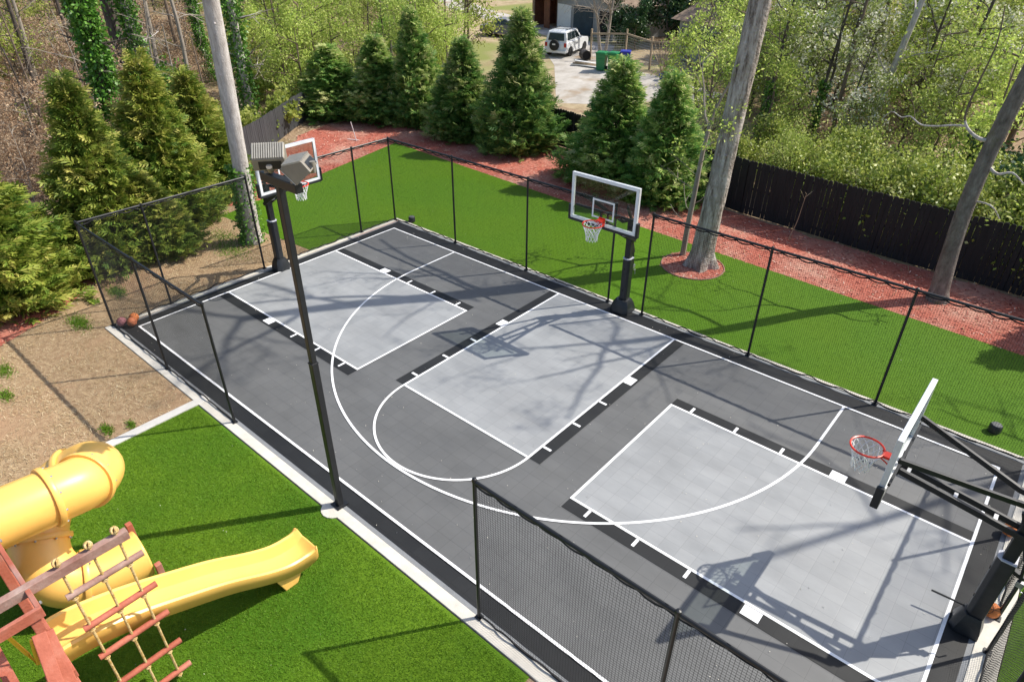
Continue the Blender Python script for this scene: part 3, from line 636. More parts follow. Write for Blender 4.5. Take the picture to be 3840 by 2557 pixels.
# ------------------------------------------------------------------ flood light
t = thing('flood_light', 'tall black pole carrying two bronze floodlights beside the near sideline', 'floodlight', (.15, -29.42, 0))
MB().box((0, 0, 5.15), (.37, .37, 10.1)).build('lower_pole', M_black, t, bevel=.03)
MB().box((0, 0, 14.9), (.30, .30, 9.5)).box((0, 0, 10.24), (.41, .41, .1)).build('upper_pole', M_black, t, bevel=.03)
MB().box((0, 0, .14), (.75, .75, .08)).build('base_plate', M_black, t)
MB().box((.15, 0, 19.8), (2.75, .38, .42)).build('cross_arm', M_black, t, bevel=.03)
def head(x, rz, tilt, zc, dx, X=.68):
    """floodlight: lens forward (+y), finned slope on top, mounting recess at the back"""
    M = rotm(0, 0, rz) @ rotm(tilt, 0, 0); c = Vector((x+dx, 0, zc))
    prof = [(.46, -.42), (.46, .44), (.30, .50), (-.44, .12), (-.40, -.42)]
    b = MB(); vs_ = [M @ Vector((sx*X, y, z))+c for sx in (-1, 1) for y, z in prof]
    b.add(vs_, [(0, 1, 2, 3, 4), (9, 8, 7, 6, 5)]+[(k, (k+1) % 5, (k+1) % 5+5, k+5) for k in range(5)]); hb = b.build('lamp_housing', M_bronze, t, bevel=.03)
    f = MB(); sa = math.atan2(.38, .74)
    for i in range(14): f.box(M @ Vector((-.62+i*.0954, -.07, .335))+c, (.045, .80, .07), M @ rotm(sa, 0, 0))
    f.build('cooling_fin', M_bronze2, hb)
    MB().box(M @ Vector((0, .468, 0))+c, (1.24, .02, .76), M).build('lens', MATS.get('lamp_glass') or mat('lamp_glass', (.55, .56, .55), .12), hb)
    MB().box(M @ Vector((.05, -.425, -.17))+c, (.95, .03, .36), M).build('recess_shade', M_black, hb)  # black plate; its colour imitates shade in the mounting hollow
    bk = MB(); bk.tube([(x, 0, 20.0), (x, 0, 20.4), M @ Vector((0, -.30, -.48))+c, M @ Vector((0, -.52, -.18))+c], [.12, .12, .13, .13], 10); bk.lathe([(.18, 0), (.18, .12)], 12, (x, 0, 20.0)); bk.build('knuckle', M_bronze, hb, True)
head(-.75, .9, .15, 20.75, .32); head(1.25, 2.3, -.7, 20.85, .62, .62)

# ------------------------------------------------------------------ balls
def ball(label, x, y, m, r=.39, rot=(0, 0, 0), z=.12):
    t = thing('basketball', label, 'basketball', (x, y, z), group='basketballs lying on the court')
    b = MB().sphere((0, 0, r), r, 28, 18).build('ball_skin', m, t, True)
    s = MB(); R_ = rotm(*rot)
    s.torus((0, 0, r), r*.995, .012, 36, 5, R_); s.torus((0, 0, r), r*.995, .012, 36, 5, R_ @ rotm(math.pi/2, 0, 0))
    for k in (-1, 1):
        pts = []
        for i in range(36):
            a = 2*math.pi*i/36; v = Vector((k*(.62+.22*math.cos(2*a)), math.cos(a)*.8, math.sin(a)*.8)); pts.append(R_ @ v.normalized()*r*.995+Vector((0, 0, r)))
        s.tube(pts, .012, 5, closed=True)
    s.build('seam', M_seam, b); return t
ball('faded purple basketball in the netted corner', -30.3, -29.0, M_ballp, rot=(.4, .2, .1))
ball('brown basketball in front of the other two in the netted corner', -29.65, -28.45, M_ballb, rot=(1.1, .5, .3))
ball('orange basketball behind the brown one in the netted corner', -30.25, -28.0, M_ball, rot=(.2, 1.2, .7))
ball('bright orange basketball by the foot of the lowered hoop', 30.75, -12.65, M_ball, rot=(.7, .3, .5))
ball('orange basketball mostly hidden behind the lowered hoop pole', 30.55, -6.0, M_ball, rot=(.1, .9, 1.5))
# landscape speakers
def speaker(label, x, y):
    t = thing('garden_speaker', label, 'outdoor speaker', (x, y, .05), group='round black speakers on the turf')
    MB().lathe([(.32, 0), (.38, .06), (.38, .52), (.34, .58), (.08, .6)], 24).build('body', M_foam, t, True)
    MB().lathe([(.33, .6), (.30, .63), (.04, .65)], 24).build('lid', mat('speaker_grille', (.08, .085, .09), .6), t, True)
speaker('round black garden speaker on the turf at the right edge', 28.25, 4.0); speaker('round black garden speaker outside the far court corner', -29.2, 2.7)

# ------------------------------------------------------------------ play set
t = thing('play_set', 'red wooden play tower with yellow straight slide and yellow tube slide', 'play set', (0, -43.8, 0))
def P(*a): return (a[0], a[1]+43.8, a[2])
def plank(name, p, q, w, h_, m=M_wood, up=(0, 0, 1)): return MB().bar(P(*p), P(*q), w, h_, up).build(name, m, t, bevel=.025)
for x in (-4.6, .2, 4.55): 
    for y in (-44.05, -49): plank('post', (x, y, .05), (x, y, 9.1), .33, .33)
plank('post', (5.7, -44.5, .05), (5.25, -44.45, 7.0), .36, .36, up=(0, 1, 0))
plank('top_rail', (-5.2, -43.8, 9.42), (4.7, -43.8, 9.42), .16, .46, M_wood); plank('top_rail', (-5.2, -49.2, 9.42), (4.7, -49.2, 9.42), .16, .46)
plank('top_rail', (4.72, -43.72, 9.42), (4.72, -49.3, 9.42), .16, .46); plank('top_rail', (.4, -43.9, 9.3), (.4, -49.2, 9.3), .16, .46)
plank('swing_beam', (3.5, -49, 9.5), (3.5, -40.35, 9.5), .30, .42, M_woodg)
for y in (-43.9, -48.9): plank('deck_joist', (-4.7, y, 4.55), (4.7, y, 4.55), .14, .46)
dk = MB()
for i in range(3, 11): dk.box(P(-.9, -44.2-i*.46, 4.86), (7.6, .42, .1))
dk.build('deck', M_wood, t, bevel=.01)
for z in (6.0, 7.6): plank('guard_rail', (3.3, -43.85, z), (4.9, -43.85, z), .12, .42); 
plank('guard_rail', (4.75, -44.2, 6.1), (4.75, -49, 6.1), .12, .42); plank('guard_rail', (-4.6, -43.86, 6.4), (-4.2, -43.86, 6.4), .12, .4)
plank('brace', (4.85, -43.95, 8.6), (6.3, -44.2, 6.0), .16, .42, up=(0, 1, 0)); plank('brace', (5.05, -44.15, 8.9), (6.7, -44.6, 6.6), .2, .42, up=(0, 1, 0))
gh = MB(); gh.tube([P(5.2, -45.3, 5.2), P(5.6, -45.0, 7.3), P(6.1, -44.9, 7.5), P(6.6, -44.9, 6.2)], .1, 10); gh.tube([P(5.6, -45, 7.3), P(4.4, -45.8, 6.9)], .08, 10); gh.build('grab_bar', M_yel2, t, True)
MB().tube([P(4.0, -44.9, 8.6), P(4.1, -44.7, 7.4), P(4.3, -44.6, 6.9), P(4.1, -44.4, 7.9)], .07, 8).build('grab_handle', M_yel2, t, True)
bolts = MB()
for x, z in ((4.4, 9.5), (3.1, 9.4), (.3, 9.5), (-2, 9.5)): bolts.lathe([(.07, 0), (.07, .05), (.03, .07)], 8, P(x, -43.70, z), rotm(-math.pi/2, 0, 0))
bolts.build('bolt', M_galv, t)
# straight slide: u-shaped chute swept along +y
sp = [(-44.2, 5.0), (-43.2, 4.95), (-42.2, 4.72), (-40.8, 4.25), (-39.2, 3.55), (-37.4, 2.7), (-35.8, 1.75), (-34.7, 1.2), (-33.9, 1.0), (-33.2, 1.02), (-32.7, 1.28)]
path = smooth_path([(2.2, y, z) for y, z in sp], 5)
sec = [(-.98, -.12), (-.98, .62), (-.90, .68), (-.80, .64), (-.72, .40), (-.58, .10), (-.3, .02), (0, 0), (.3, .02), (.58, .10), (.72, .40), (.80, .64), (.90, .68), (.98, .62), (.98, -.12)]
vs_ = []; fs_ = []; n_ = len(sec)
for i, p in enumerate(path):
    e = max(0, (i-len(path)+9)/9); wv = 1+.10*e*e; lift = 0
    for x, z in sec: vs_.append(P(2.2+x*wv, p.y-.38*e**3*abs(x)**3, p.z+(z*(1-.30*e) if z > 0 else z*(1-.3*e))))
    
m_ = len(path)
fs_ = [(i*n_+j, i*n_+j+1, (i+1)*n_+j+1, (i+1)*n_+j) for i in range(m_-1) for j in range(n_-1)]
slide = MB().add(vs_, fs_).build('straight_slide', M_yel, t, True)
sd = slide.modifiers.new('shell', 'SOLIDIFY'); sd.thickness = .06*F; sd.offset = 0
lg = MB()
for s in (-1, 1): lg.prism([(-35.3, 1.2), (-34.9, .06), (-34.2, .06), (-33.7, .95)], -.06, .06, Matrix(((0, 0, 1), (1, 0, 0), (0, 1, 0))))
vv = [Vector((2.2+(v[0])*1.0+(.72 if i < 8 else -.72), v[1]+43.8, v[2])) for i, v in enumerate(lg.v)]
lg.v = [tuple(v) for v in vv]; lg.box(P(2.2, -34.5, .45), (1.4, .10, .7)); lg.build('slide_foot', M_yel, slide, bevel=.03)
# tube slide
tp_ = smooth_path([(-3.4, -47, 7.9), (-3.4, -44, 7.75), (-3.45, -41.4, 7.5), (-3.7, -40.0, 7.2), (-4.7, -39.2, 6.8), (-6.0, -39.3, 6.2), (-6.7, -40.6, 5.4), (-6.3, -41.9, 4.3), (-5.2, -42.6, 3.0), (-4.3, -42.3, 2.0), (-3.9, -41.2, 1.55), (-3.75, -40, 1.4), (-3.7, -38.9, 1.35)], 7)
tr = 1.28
ts = MB().tube([P(*p) for p in tp_], tr, 28, caps=False).build('tube_slide', M_yel, t, True)
sd = ts.modifiers.new('shell', 'SOLIDIFY'); sd.thickness = .08*F; sd.offset = -1
def flange(i):
    d = (Vector(tp_[min(i+1, len(tp_)-1)])-Vector(tp_[i-1])).normalized(); q = d.to_track_quat('Z', 'Y').to_matrix()
    MB().lathe([(tr-.02, -.13), (tr+.13, -.13), (tr+.15, -.08), (tr+.15, .08), (tr+.13, .13), (tr-.02, .13)], 32, P(*tp_[i]), q).build('flange', M_yel, ts, True)
    bb = MB()
    for k in range(10):
        a = 2*math.pi*k/10; bb.lathe([(.05, 0), (.05, .22), (.02, .25)], 6, Vector(P(*tp_[i]))+q @ Vector(((tr+.08)*math.cos(a), (tr+.08)*math.sin(a), -.02)), q)
    bb.build('flange_bolt', M_galv, ts)
for i in (14, 22, 38, 52, 68): flange(i)
ex = MB(); ex.prism([(-.9, .05), (.9, .05), (.9, .5), (-.9, .5)], -.08, .08, Matrix(((1, 0, 0), (0, 0, 1), (0, 1, 0))))
ex.v = [(v[0]-3.7, v[1]+4.6, v[2]) for v in ex.v]; ex.bar(P(-5.1, -38.75, .05), P(-5.1, -38.75, 2.4), .3); ex.bar(P(-2.3, -38.75, .05), P(-2.3, -38.75, 1.5), .3); ex.build('tube_support', M_wood, t, bevel=.02)
# rope ladder hanging from the beam
rl_ = thing('rope_ladder', 'rope ladder of pink wooden rungs hanging from the play set beam', 'rope ladder', (3.5, -41.75, 0))
ry = [-40.72, -41.65, -42.72]
knots = []
for y in ry:
    MB().tube([(0, y+41.75, 9.85), (.02, y+41.75, 6), (0, y+41.75, .35)], .052, 8).build('rope', M_rope, rl_, True)
kn = MB()
zr = [8.18, 6.28, 4.46, 2.45, .75]
for k, z in enumerate(zr):
    MB().tube([(0, -42.95+41.75, z), (0, -40.15-.05*k*0+41.75, z)], .135, 10).build('rung', M_woodg if k == 0 else M_wood, rl_, True)
    for y in ry:
        kn = MB()
        for a in (0, 1.1, 2.2): kn.torus((0, y+41.75, z-.2), .085, .045, 12, 6, rotm(.5*math.sin(a*2), .6, a))
        kn.build('knot', M_rope, rl_, True)
for y in ry:
    kn = MB()
    for a in (0, .8, 1.7): kn.torus((0, y+41.75, 9.93), .12, .05, 14, 6, rotm(1.1, .4*a, a))
    kn.build('knot', M_rope, rl_, True)

# ------------------------------------------------------------------ board fences
def board_fence(label, pts, hgt, m, sway=0):
    t = thing('board_fence', label, 'fence', (pts[0][0], pts[0][1], terr(*pts[0])), group='black board fence round the yard')
    ox, oy = pts[0]; oz = terr(ox, oy); bm_ = MB(); rl2 = MB(); rr = random.Random(int(ox*3))
    for (xa, ya), (xb, yb) in zip(pts, pts[1:]):
        L = math.dist((xa, ya), (xb, yb)); n = int(L/.5); u = Vector(((xb-xa)/L, (yb-ya)/L, 0)); nn = Vector((u.y, -u.x, 0)); ang = math.atan2(u.y, u.x)
        for i in range(n):
            x, y = xa+u.x*(i+.5)*L/n, ya+u.y*(i+.5)*L/n; z = terr(x, y)-oz; w_ = L/n-rr.choice([.012, .02, .04, .085]); hh = hgt+rr.uniform(-.05, .05)
            M = rotm(0, rr.gauss(0, .004), ang)
            poly = [(-w_/2, .05), (w_/2, .05), (w_/2, hh-.12), (w_/2-.1, hh), (-w_/2+.1, hh), (-w_/2, hh-.12)]
            for k, (a_, b_) in enumerate(poly): pass
            n0 = len(bm_.v); vv = [M @ Vector((a_, e*.035, b_))+Vector((x-ox, y-oy, z)) for e in (-1, 1) for a_, b_ in poly]
            bm_.add(vv, [tuple(range(6))[::-1], tuple(range(6, 12))]+[(k, (k+1) % 6, (k+1) % 6+6, k+6) for k in range(6)])
        for z in (.8, hgt*.5, hgt-.7): rl2.bar(Vector((xa-ox, ya-oy, terr(xa, ya)-oz+z))+nn*.1, Vector((xb-ox, yb-oy, terr(xb, yb)-oz+z))+nn*.1, .1, .28)
        for k in range(int(L/8)+1):
            f_ = min(1, k*8/L); MB().box((xa+(xb-xa)*f_-ox+nn.x*.28, ya+(yb-ya)*f_-oy+nn.y*.28, terr(xa, ya)-oz+hgt/2-.1), (.3, .3, hgt-.2)).build('post', m, t)
    bm_.build('boards', m, t); rl2.build('rails', m, t)
board_fence('black board fence behind the red mulch at the right', [(62, 25.5), (25, 28.2), (13, 28.9), (-2.2, 30.4), (-16, 33.6)], 6.3, M_fence)
board_fence('black board fence glimpsed between the back row of conifers', [(-16, 33.7), (-33, 37.6), (-60, 40.5), (-88, 41.5)], 5.5, M_fence)
board_fence('grey lit board fence sloping away behind the tall bare trunk', [(-88, 41.4), (-74.5, 18.2), (-66.5, 7.5), (-58, -6)], 4.7, M_fencegrey)

# ------------------------------------------------------------------ conifers
arb_src = []
for k in range(4): arb_src.append(arborvitae(100+k, 16, 4.3, 440))
def conifer(label, x, y, hh, rad, k, m, rz, group):
    V, Fc, T, mb = arb_src[k]
    t = thing('arborvitae', label, 'conifer', (x, y, terr(x, y)), rz, group)
    key = (k, m.name)
    if key in conifer.cache: me1, me2 = conifer.cache[key]; a = link('crown', me1, t); b = link('trunk', me2, t)
    else:
        a = npmesh('crown', V, Fc, m, t, T); b = mb.build('trunk', M_twigb, t); conifer.cache[key] = (a.data, b.data)
    vr = random.Random(int(x*13+y*7)); s = (rad/4.3*vr.uniform(.9, 1.12), rad/4.3*vr.uniform(.9, 1.12), hh/16)
    a.scale = s; b.scale = s; t.rotation_euler = (vr.gauss(0, .022), vr.gauss(0, .022), rz)
conifer.cache = {}
g1, g2 = 'golden conifers in a row by the dry lawn', 'green conifers in a row before the back fence'
conifer('golden green conifer cut off by the left edge, nearest the lawn', -42.6, -34.2, 15.2, 6.8, 0, L_arbo, .3, g1)
conifer('low golden conifer outside the left edge corner', -44, -41, 14, 6.25, 1, L_arbo, 1.3, g1)
conifer('tall golden conifer in front of the thick ivy covered trunk', -44.7, -23.2, 17.2, 5.84, 2, L_arbo, 2.3, g1)
conifer('short bushy conifer squeezed between two tall golden ones behind the netting', -42.4, -19.6, 8.2, 3.94, 3, L_arbo, 4.3, g1)
conifer('tall golden conifer below the dark pine trunk', -48.6, -15.6, 17.6, 6.11, 1, L_arbo, 3.9, g1)
conifer('golden conifer just left of the tall bare trunk', -55, -7.2, 14.6, 5.99, 0, L_arbo, 5.1, g1)
conifer('broad conifer beside the grey fence at the back left', -75.5, 26.5, 11.2, 7.56, 3, L_arbg, .4, g2)
conifer('green conifer left of the tallest ones in the back row', -68, 30.5, 13.0, 6.21, 0, L_arbg, 1.1, g2)
conifer('slender tall green conifer at the middle of the back row', -60.5, 33, 17.2, 6.07, 1, L_arbg, 2.1, g2)
conifer('green conifer left of the biggest one in the back row', -49.4, 31.5, 14.2, 5.94, 2, L_arbg, 3.1, g2)
conifer('biggest green conifer, below the white parked car', -38.4, 31.8, 18.6, 6.75, 3, L_arbg, 4.4, g2)
conifer('green conifer right behind the middle backboard', -19.6, 28.8, 15.2, 6.34, 0, L_arbg, 5.2, g2)
conifer('green conifer left of the big ringed trunk', -11.8, 28.4, 14.6, 6.07, 2, L_arbg, .2, g2)

conifer('conifer standing just past the right edge of the mulch bed', 34, 24.5, 15, 4.33, 1, L_arbg, 2.2, g2)
# ------------------------------------------------------------------ foreground trunks
def ivy_on(t, pts, rads, n, z0, z1, seed, off=.12, L=.34, side=None, m=None):
    r = np.random.default_rng(seed); Ps = []; Ds = []
    pts = [Vector(p) for p in pts]
    for _ in range(n):
        z = r.uniform(z0, z1); k = max(i for i in range(len(pts)-1) if pts[i].z <= z+1e-6) if z > pts[0].z else 0
        f_ = (z-pts[k].z)/max(1e-6, pts[k+1].z-pts[k].z); c = pts[k].lerp(pts[k+1], f_); rad = rads[k]+(rads[k+1]-rads[k])*f_
        a = r.uniform(0, 6.283)
        if side is not None and r.random() < .8: a = side+r.normal()*.9
        lump = .5+.5*math.sin(z*1.3+a*2+seed)+.5*math.sin(z*3.1-a*3)
        o_ = Vector((math.cos(a), math.sin(a), 0)); q = c+o_*(rad+off*abs(r.normal())*(1+max(0, lump)*1.2))
        Ps.append(q); Ds.append(o_*.7+Vector((r.normal()*.6, r.normal()*.6, -.5+r.normal()*.5)))
    V, Fc = leaf_quads(np.array(Ps), np.array(Ds), L*r.uniform(.6, 1.3, n), L*.8, r)
    return npmesh('ivy', V, Fc, m or L_ivy, t, np.repeat(np.clip(r.normal(.5, .25, n), 0, 1), 4))
# big ringed trunk
t = thing('big_tree', 'massive grey barked tree rising from the round red mulch ring', 'tree', (.95, 14.3, 0))
sk = Skel(5); tk = [(0, 0, -.1), (0, .02, .5), (.02, 0, 1.6), (.2, 0, 5), (.5, 0, 10), (.78, 0, 16), (1.1, 0, 22), (1.3, .2, 30), (1.2, .6, 40), (1.6, .5, 50)]
rad = [1.62, 1.42, 1.15, 1.0, .95, .92, .90, .82, .7, .5]
cp = smooth_path(tk, 5); rp = [np.interp(p.z, [q[2] for q in tk], rad) for p in cp]
mb = MB(); n = 28; vs_ = []
for i, p in enumerate(cp):
    for j in range(n):
        a = 2*math.pi*j/n; fl = .22*math.exp(-max(0, p.z)/1.1)*math.sin(a*5+.7); bb = .025*math.sin(a*9+p.z*.7)+.03*math.sin(a*4+p.z*1.7)+.02*math.sin(a*14-p.z*2.3)
        R_ = rp[i]*(1+fl+bb); vs_.append((p.x+R_*math.cos(a), p.y+R_*math.sin(a), p.z))
mb.add(vs_, [(i*n+j, i*n+(j+1) % n, (i+1)*n+(j+1) % n, (i+1)*n+j) for i in range(len(cp)-1) for j in range(n)])
for z, a, rr in ((11.5, -1.1, .22), (7.6, -1.5, .2), (17, -.8, .25), (14.2, -1.9, .15)):
    c = Vector((.6, 0, z)); mb.sphere(c+Vector((math.cos(a), math.sin(a), 0))*.82, rr, 10, 8)
mb.build('trunk', M_bark, t, True)
for k, (z, a, L) in enumerate(((26, 2.4, 16), (30, -2.2, 14), (34, .4, 15), (39, 3.4, 14), (44, -1, 13), (50, 0, 12), (50, 3.6, 13))):
    sk.limb((1.25, .3, z), (math.cos(a), math.sin(a), .55), L, .26, 3, 6, .16, .15, (2, 4), .6, .8, .25, .02)
sk.mb.build('limbs', M_bark, t, True)
V, Fc, T = sk.leaves(1, .3, .3, .18, 3); npmesh('crown', V, Fc, L_spring, t, T)
# slim tree beside it
t = thing('slim_tree', 'slim forked tree with young leaves leaning beside the massive grey trunk', 'tree', (-1.55, 15.3, 0))
sk = Skel(8); mbt = sk.mb
tr_ = smooth_path([(0, 0, -.1), (.05, 0, 3), (.2, .1, 7), (.25, .3, 10.5), (.5, .4, 13.5)], 4); mbt.tube(tr_, list(np.linspace(.3, .17, len(tr_))), 10)
sk.limb((.45, .4, 13), (-.8, .1, .75), 6.5, .13, 2, 5, .12, .2, (3, 4), .6, .9); sk.limb((.5, .4, 13.3), (.35, .1, 1), 7.5, .14, 2, 6, .1, .2, (3, 4), .6, .9); sk.limb((.3, .3, 11), (.8, -.2, .55), 5, .1, 2, 5, .15, .35, (3, 4), .6, .9)
for z, a in ((8.5, 2.9), (7, 3.4), (5.5, .4), (9.5, -.6), (4.6, 3.0), (3.2, 2.6)): sk.limb((.15, .1, z), (math.cos(a), math.sin(a), .5), 3.4, .05, 1, 4, .15, .15, (2, 4), .55, .9)
sk.mb.build('trunk', M_twig, t, True); sk.tips = [q for q in sk.tips if q[0].z > 10.5]
V, Fc, T = sk.leaves(6, .45, .34, .2, 4); npmesh('crown', V, Fc, L_spring, t, T)
# leaning lichen tree
t = thing('leaning_tree', 'leaning lichen spotted tree with pale broken limbs at the right mulch bed', 'tree', (20.8, 22.2, 0))
lk = smooth_path([(0, 0, -.1), (-.15, 0, 1), (-.45, 0, 5), (-.6, .05, 9), (-.5, .1, 13), (-.2, .1, 17), (.2, 0, 21), (.5, -.3, 28), (.2, -.5, 36)], 5)
lr = [np.interp(p.z, [0, 1, 5, 10, 20, 36], [1.0, .8, .68, .64, .6, .3]) for p in lk]
sk = Skel(12); MB().tube(lk, lr, 20).build('trunk', M_barkmoss, t, True)
pl = MB()
a1 = smooth_path([(-.4, 0, 14.6), (-1.2, 0, 14.4), (-2.2, .1, 14.8), (-2.9, .2, 15.6), (-3.05, .3, 17), (-2.9, .5, 19), (-2.7, .6, 21.5), (-3.1, .9, 24)], 4); pl.tube(a1[:13], list(np.linspace(.2, .10, 13)), 8); MB().tube(a1[12:], list(np.linspace(.10, .04, len(a1)-12)), 7).build('upright_limb', M_twigb, t, True)
a2 = smooth_path([(-2.7, .2, 15.2), (-3.6, .3, 15.1), (-4.8, .4, 14.8), (-6.0, .5, 14.7), (-7.0, .6, 15.2), (-7.7, .7, 15.0), (-8.6, .9, 15.3), (-9.2, 1, 14.6)], 4); pl.tube(a2, list(np.linspace(.1, .03, len(a2))), 7)
a3 = smooth_path([(-.1, 0, 12.4), (.7, -.1, 12.0), (1.6, -.1, 12.3), (2.6, 0, 11.6)], 4); pl.tube(a3, list(np.linspace(.15, .05, len(a3))), 7)
a4 = smooth_path([(-.5, 0, 9.4), (.6, -.1, 9.5), (1.4, -.1, 9.2), (2.1, -.1, 8.4)], 4); pl.tube(a4, list(np.linspace(.1, .03, len(a4))), 6)
pl.build('pale_limb', M_barkpale, t, True)
for p, d, L, rr in (((-2.7, .5, 18.5), (-1, .3, .1), 5, .04), ((-2.8, .5, 21), (-1, -.2, .25), 6, .04), ((1.4, 0, 9.2), (.6, -.3, -.5), 2.2, .03), ((.9, -.1, 9.4), (.8, .2, .5), 2, .03), ((-8.5, .9, 15.2), (-1, .3, -.4), 2.5, .03), ((-6.5, .5, 14.9), (-.6, .4, .6), 2.5, .03)):
    sk.limb(p, d, L, rr, 1, 5, .25, .05, (2, 4), .55, .9)
for z, a, L in ((24, 2.6, 12), (27, -2, 12), (30, .3, 11), (33, 3.8, 11), (36, 1.2, 10), (36, -1, 10)): sk.limb((.3, -.3, z), (math.cos(a), math.sin(a), .5), L, .2, 3, 6, .18, .12, (3, 4), .6, .85, .25, .02)
sk.mb.build('limbs', M_twigb, t, True)
V, Fc, T = sk.leaves(1, .3, .3, .18, 5); npmesh('crown', V, Fc, L_spring, t, T)
# tall bare trunk at the left, ivy at its foot
t = thing('tall_tree', 'tall smooth pale trunk with ivy climbing its foot beside the netting', 'tree', (-37.7, -12.2, 0))
kk = smooth_path([(0, 0, -.1), (.1, 0, 1), (.4, 0, 6), (.9, 0, 12), (1.35, 0, 18), (1.75, 0, 24), (2.2, .2, 34), (2.4, .3, 46)], 5); kr = [np.interp(p.z, [0, 1, 6, 24, 46], [1.0, .82, .78, .72, .45]) for p in kk]
mb = MB().tube(kk, kr, 20)
for z, a in ((19.3, -1.2), (17.2, -1.0), (13.1, -.9), (21.5, -.5)): mb.sphere(Vector((np.interp(z, [0, 6, 12, 18, 24], [0, .4, .9, 1.35, 1.75])+.66*math.cos(a), .66*math.sin(a), z)), .15, 8, 6)
mb.build('trunk', M_barkpale, t, True); ivy_on(t, kk, kr, 2600, .05, 8.5, 9, .16, .3, 3.6); 
sk = Skel(21)
for z, a, L in ((38, 1, 14), (41, 3, 14), (44, -1.5, 13), (46, 2, 13), (46, 4.5, 12)): sk.limb((2.2, .2, z), (math.cos(a), math.sin(a), .6), L, .25, 3, 6, .16, .12, (3, 4), .6, .8, .25, .02)
sk.mb.build('limbs', M_barkpale, t, True)

# ------------------------------------------------------------------ wood and thicket behind
def mk(name, label, cat, group, builder):
    t = thing(name, label, cat, (0, 0, 0), 0, group); builder(t); return t
def sapling(seed, H, m, per=9, L=.5, W=.3, bark=None, spread=.8, lean=.05, nl=8, sc=.55):
    def f(t):
        sk = Skel(seed); tr = sk.mb; r = random.Random(seed)
        pts = smooth_path([(0, 0, -.2), (r.gauss(0, lean)*H, r.gauss(0, lean)*H, H*.4), (r.gauss(0, lean)*H, r.gauss(0, lean)*H, H)], 4)
        tr.tube(pts, list(np.linspace(H*.014+.03, .03, len(pts))), 6)
        for k in range(nl):
            z = H*(.22+.75*k/nl); i = min(len(pts)-2, int(z/H*(len(pts)-1))); a = r.uniform(0, 6.28)
            sk.limb(pts[i], (math.cos(a), math.sin(a), .55), H*.3*(1.15-.6*k/nl), H*.006+.02, 2, 4, .16, .15, (3, 4), .62, spread, .25, .015)
        sk.mb.build('trunk', bark or M_twigb, t)
        V, Fc, T = sk.leaves(per, sc, L, W, seed); npmesh('crown', V, Fc, m, t, T)
    return f
def bare(seed, H, r0=.4, bark=None, dead=None):
    def f(t):
        sk = Skel(seed); r = random.Random(seed)
        pts = smooth_path([(0, 0, -.3), (r.gauss(0, .02)*H, r.gauss(0, .02)*H, H*.5), (r.gauss(0, .03)*H, r.gauss(0, .03)*H, H)], 5)
        sk.mb.tube(pts, list(np.linspace(r0, r0*.35, len(pts))), 9)
        for k in range(11):
            z = H*(.15+.8*k/11); i = min(len(pts)-2, int(z/H*(len(pts)-1))); a = r.uniform(0, 6.28)
            sk.limb(pts[i], (math.cos(a), math.sin(a), .35), H*.2*r.uniform(.6, 1.2), r0*.25, 2, 5, .2, .1, (2, 4), .6, .85, .3, .015)
        sk.mb.build('trunk', bark or M_twig, t)
        if dead:
            V, Fc, T = sk.leaves(3, .4, .45, .25, seed); npmesh('crown', V, Fc, dead, t, T)
    return f
def ivytree(seed, H, r0, n, bark=None, z0=0, L=.6):
    def f(t):
        pts = [(0, 0, -.3), (.1, 0, H*.3), (.0, .2, H*.6), (.3, .1, H)]; pts = smooth_path(pts, 4); rads = list(np.linspace(r0, r0*.7, len(pts)))
        sk = Skel(seed); sk.mb.tube(pts, rads, 10); r = random.Random(seed)
        for k in range(6):
            i = r.randrange(4, len(pts)-1); a = r.uniform(0, 6.28); sk.limb(pts[i], (math.cos(a), math.sin(a), .3), H*.16, r0*.18, 2, 4, .2, .1, (2, 3), .6, .8, .3, .015)
        sk.mb.build('trunk', bark or M_barkdark, t, True)
        ivy_on(t, pts, rads, n, max(z0, .1), H*.97, seed, .3, L)
    return f
def bush(seed, R, Hh, m, n=1600, L=.42, W=.26, stems=9, twigm=None):
    def f(t):
        r = np.random.default_rng(seed); sk = Skel(seed)
        for k in range(stems):
            a = k*6.28/stems; sk.limb((0, 0, 0), (math.cos(a)*R*sk.r.uniform(.3, .9), math.sin(a)*R*sk.r.uniform(.3, .9), Hh*.9), math.hypot(R, Hh)*sk.r.uniform(.5, .85), .07, 2, 5, .2, .12, (3, 5), .55, .85, .2, .015)
        sk.mb.build('stems', twigm or M_twigb, t)
        tp = np.array([q[0] for q in sk.tips]); nc = len(tp); k = r.integers(0, nc, n)
        P = tp[k]+r.normal(size=(n, 3))*np.array([.55, .55, .5])*(.25+.16*R); P[:, 2] = np.maximum(.1, P[:, 2])
        grp = np.clip(.45+.2*np.sin(tp[:, 0]*1.7+seed)+.2*np.sin(tp[:, 1]*1.9+tp[:, 2]*1.3), 0, 1); T = np.clip(grp[k]+r.normal(size=n)*.2, 0, 1)
        V, Fc = leaf_quads(P, r.normal(size=(n, 3))+np.array([0, 0, .2]), L*r.uniform(.6, 1.3, n), W, r); npmesh('leaves', V, Fc, m, t, np.repeat(T, 4))
    return f
def place(src, x, y, rz=None, s=1.0, label=None, sz=None):
    z = terr(x, y)
    if not src.get('_used'):
        src['_used'] = 1; src.location = (x*F, y*F, z*F); src.rotation_euler = (0, 0, rz if rz is not None else random.uniform(0, 6.28)); src.scale = (s, s, sz or s)
        if label: src['label'] = label
        return src
    return dup(src, (x, y, z), rz if rz is not None else random.uniform(0, 6.28), (s, s, sz or s), label=label)
def polar(az, d): return CAM[0]-math.sin(math.radians(az))*d, CAM[1]+math.cos(math.radians(az))*d
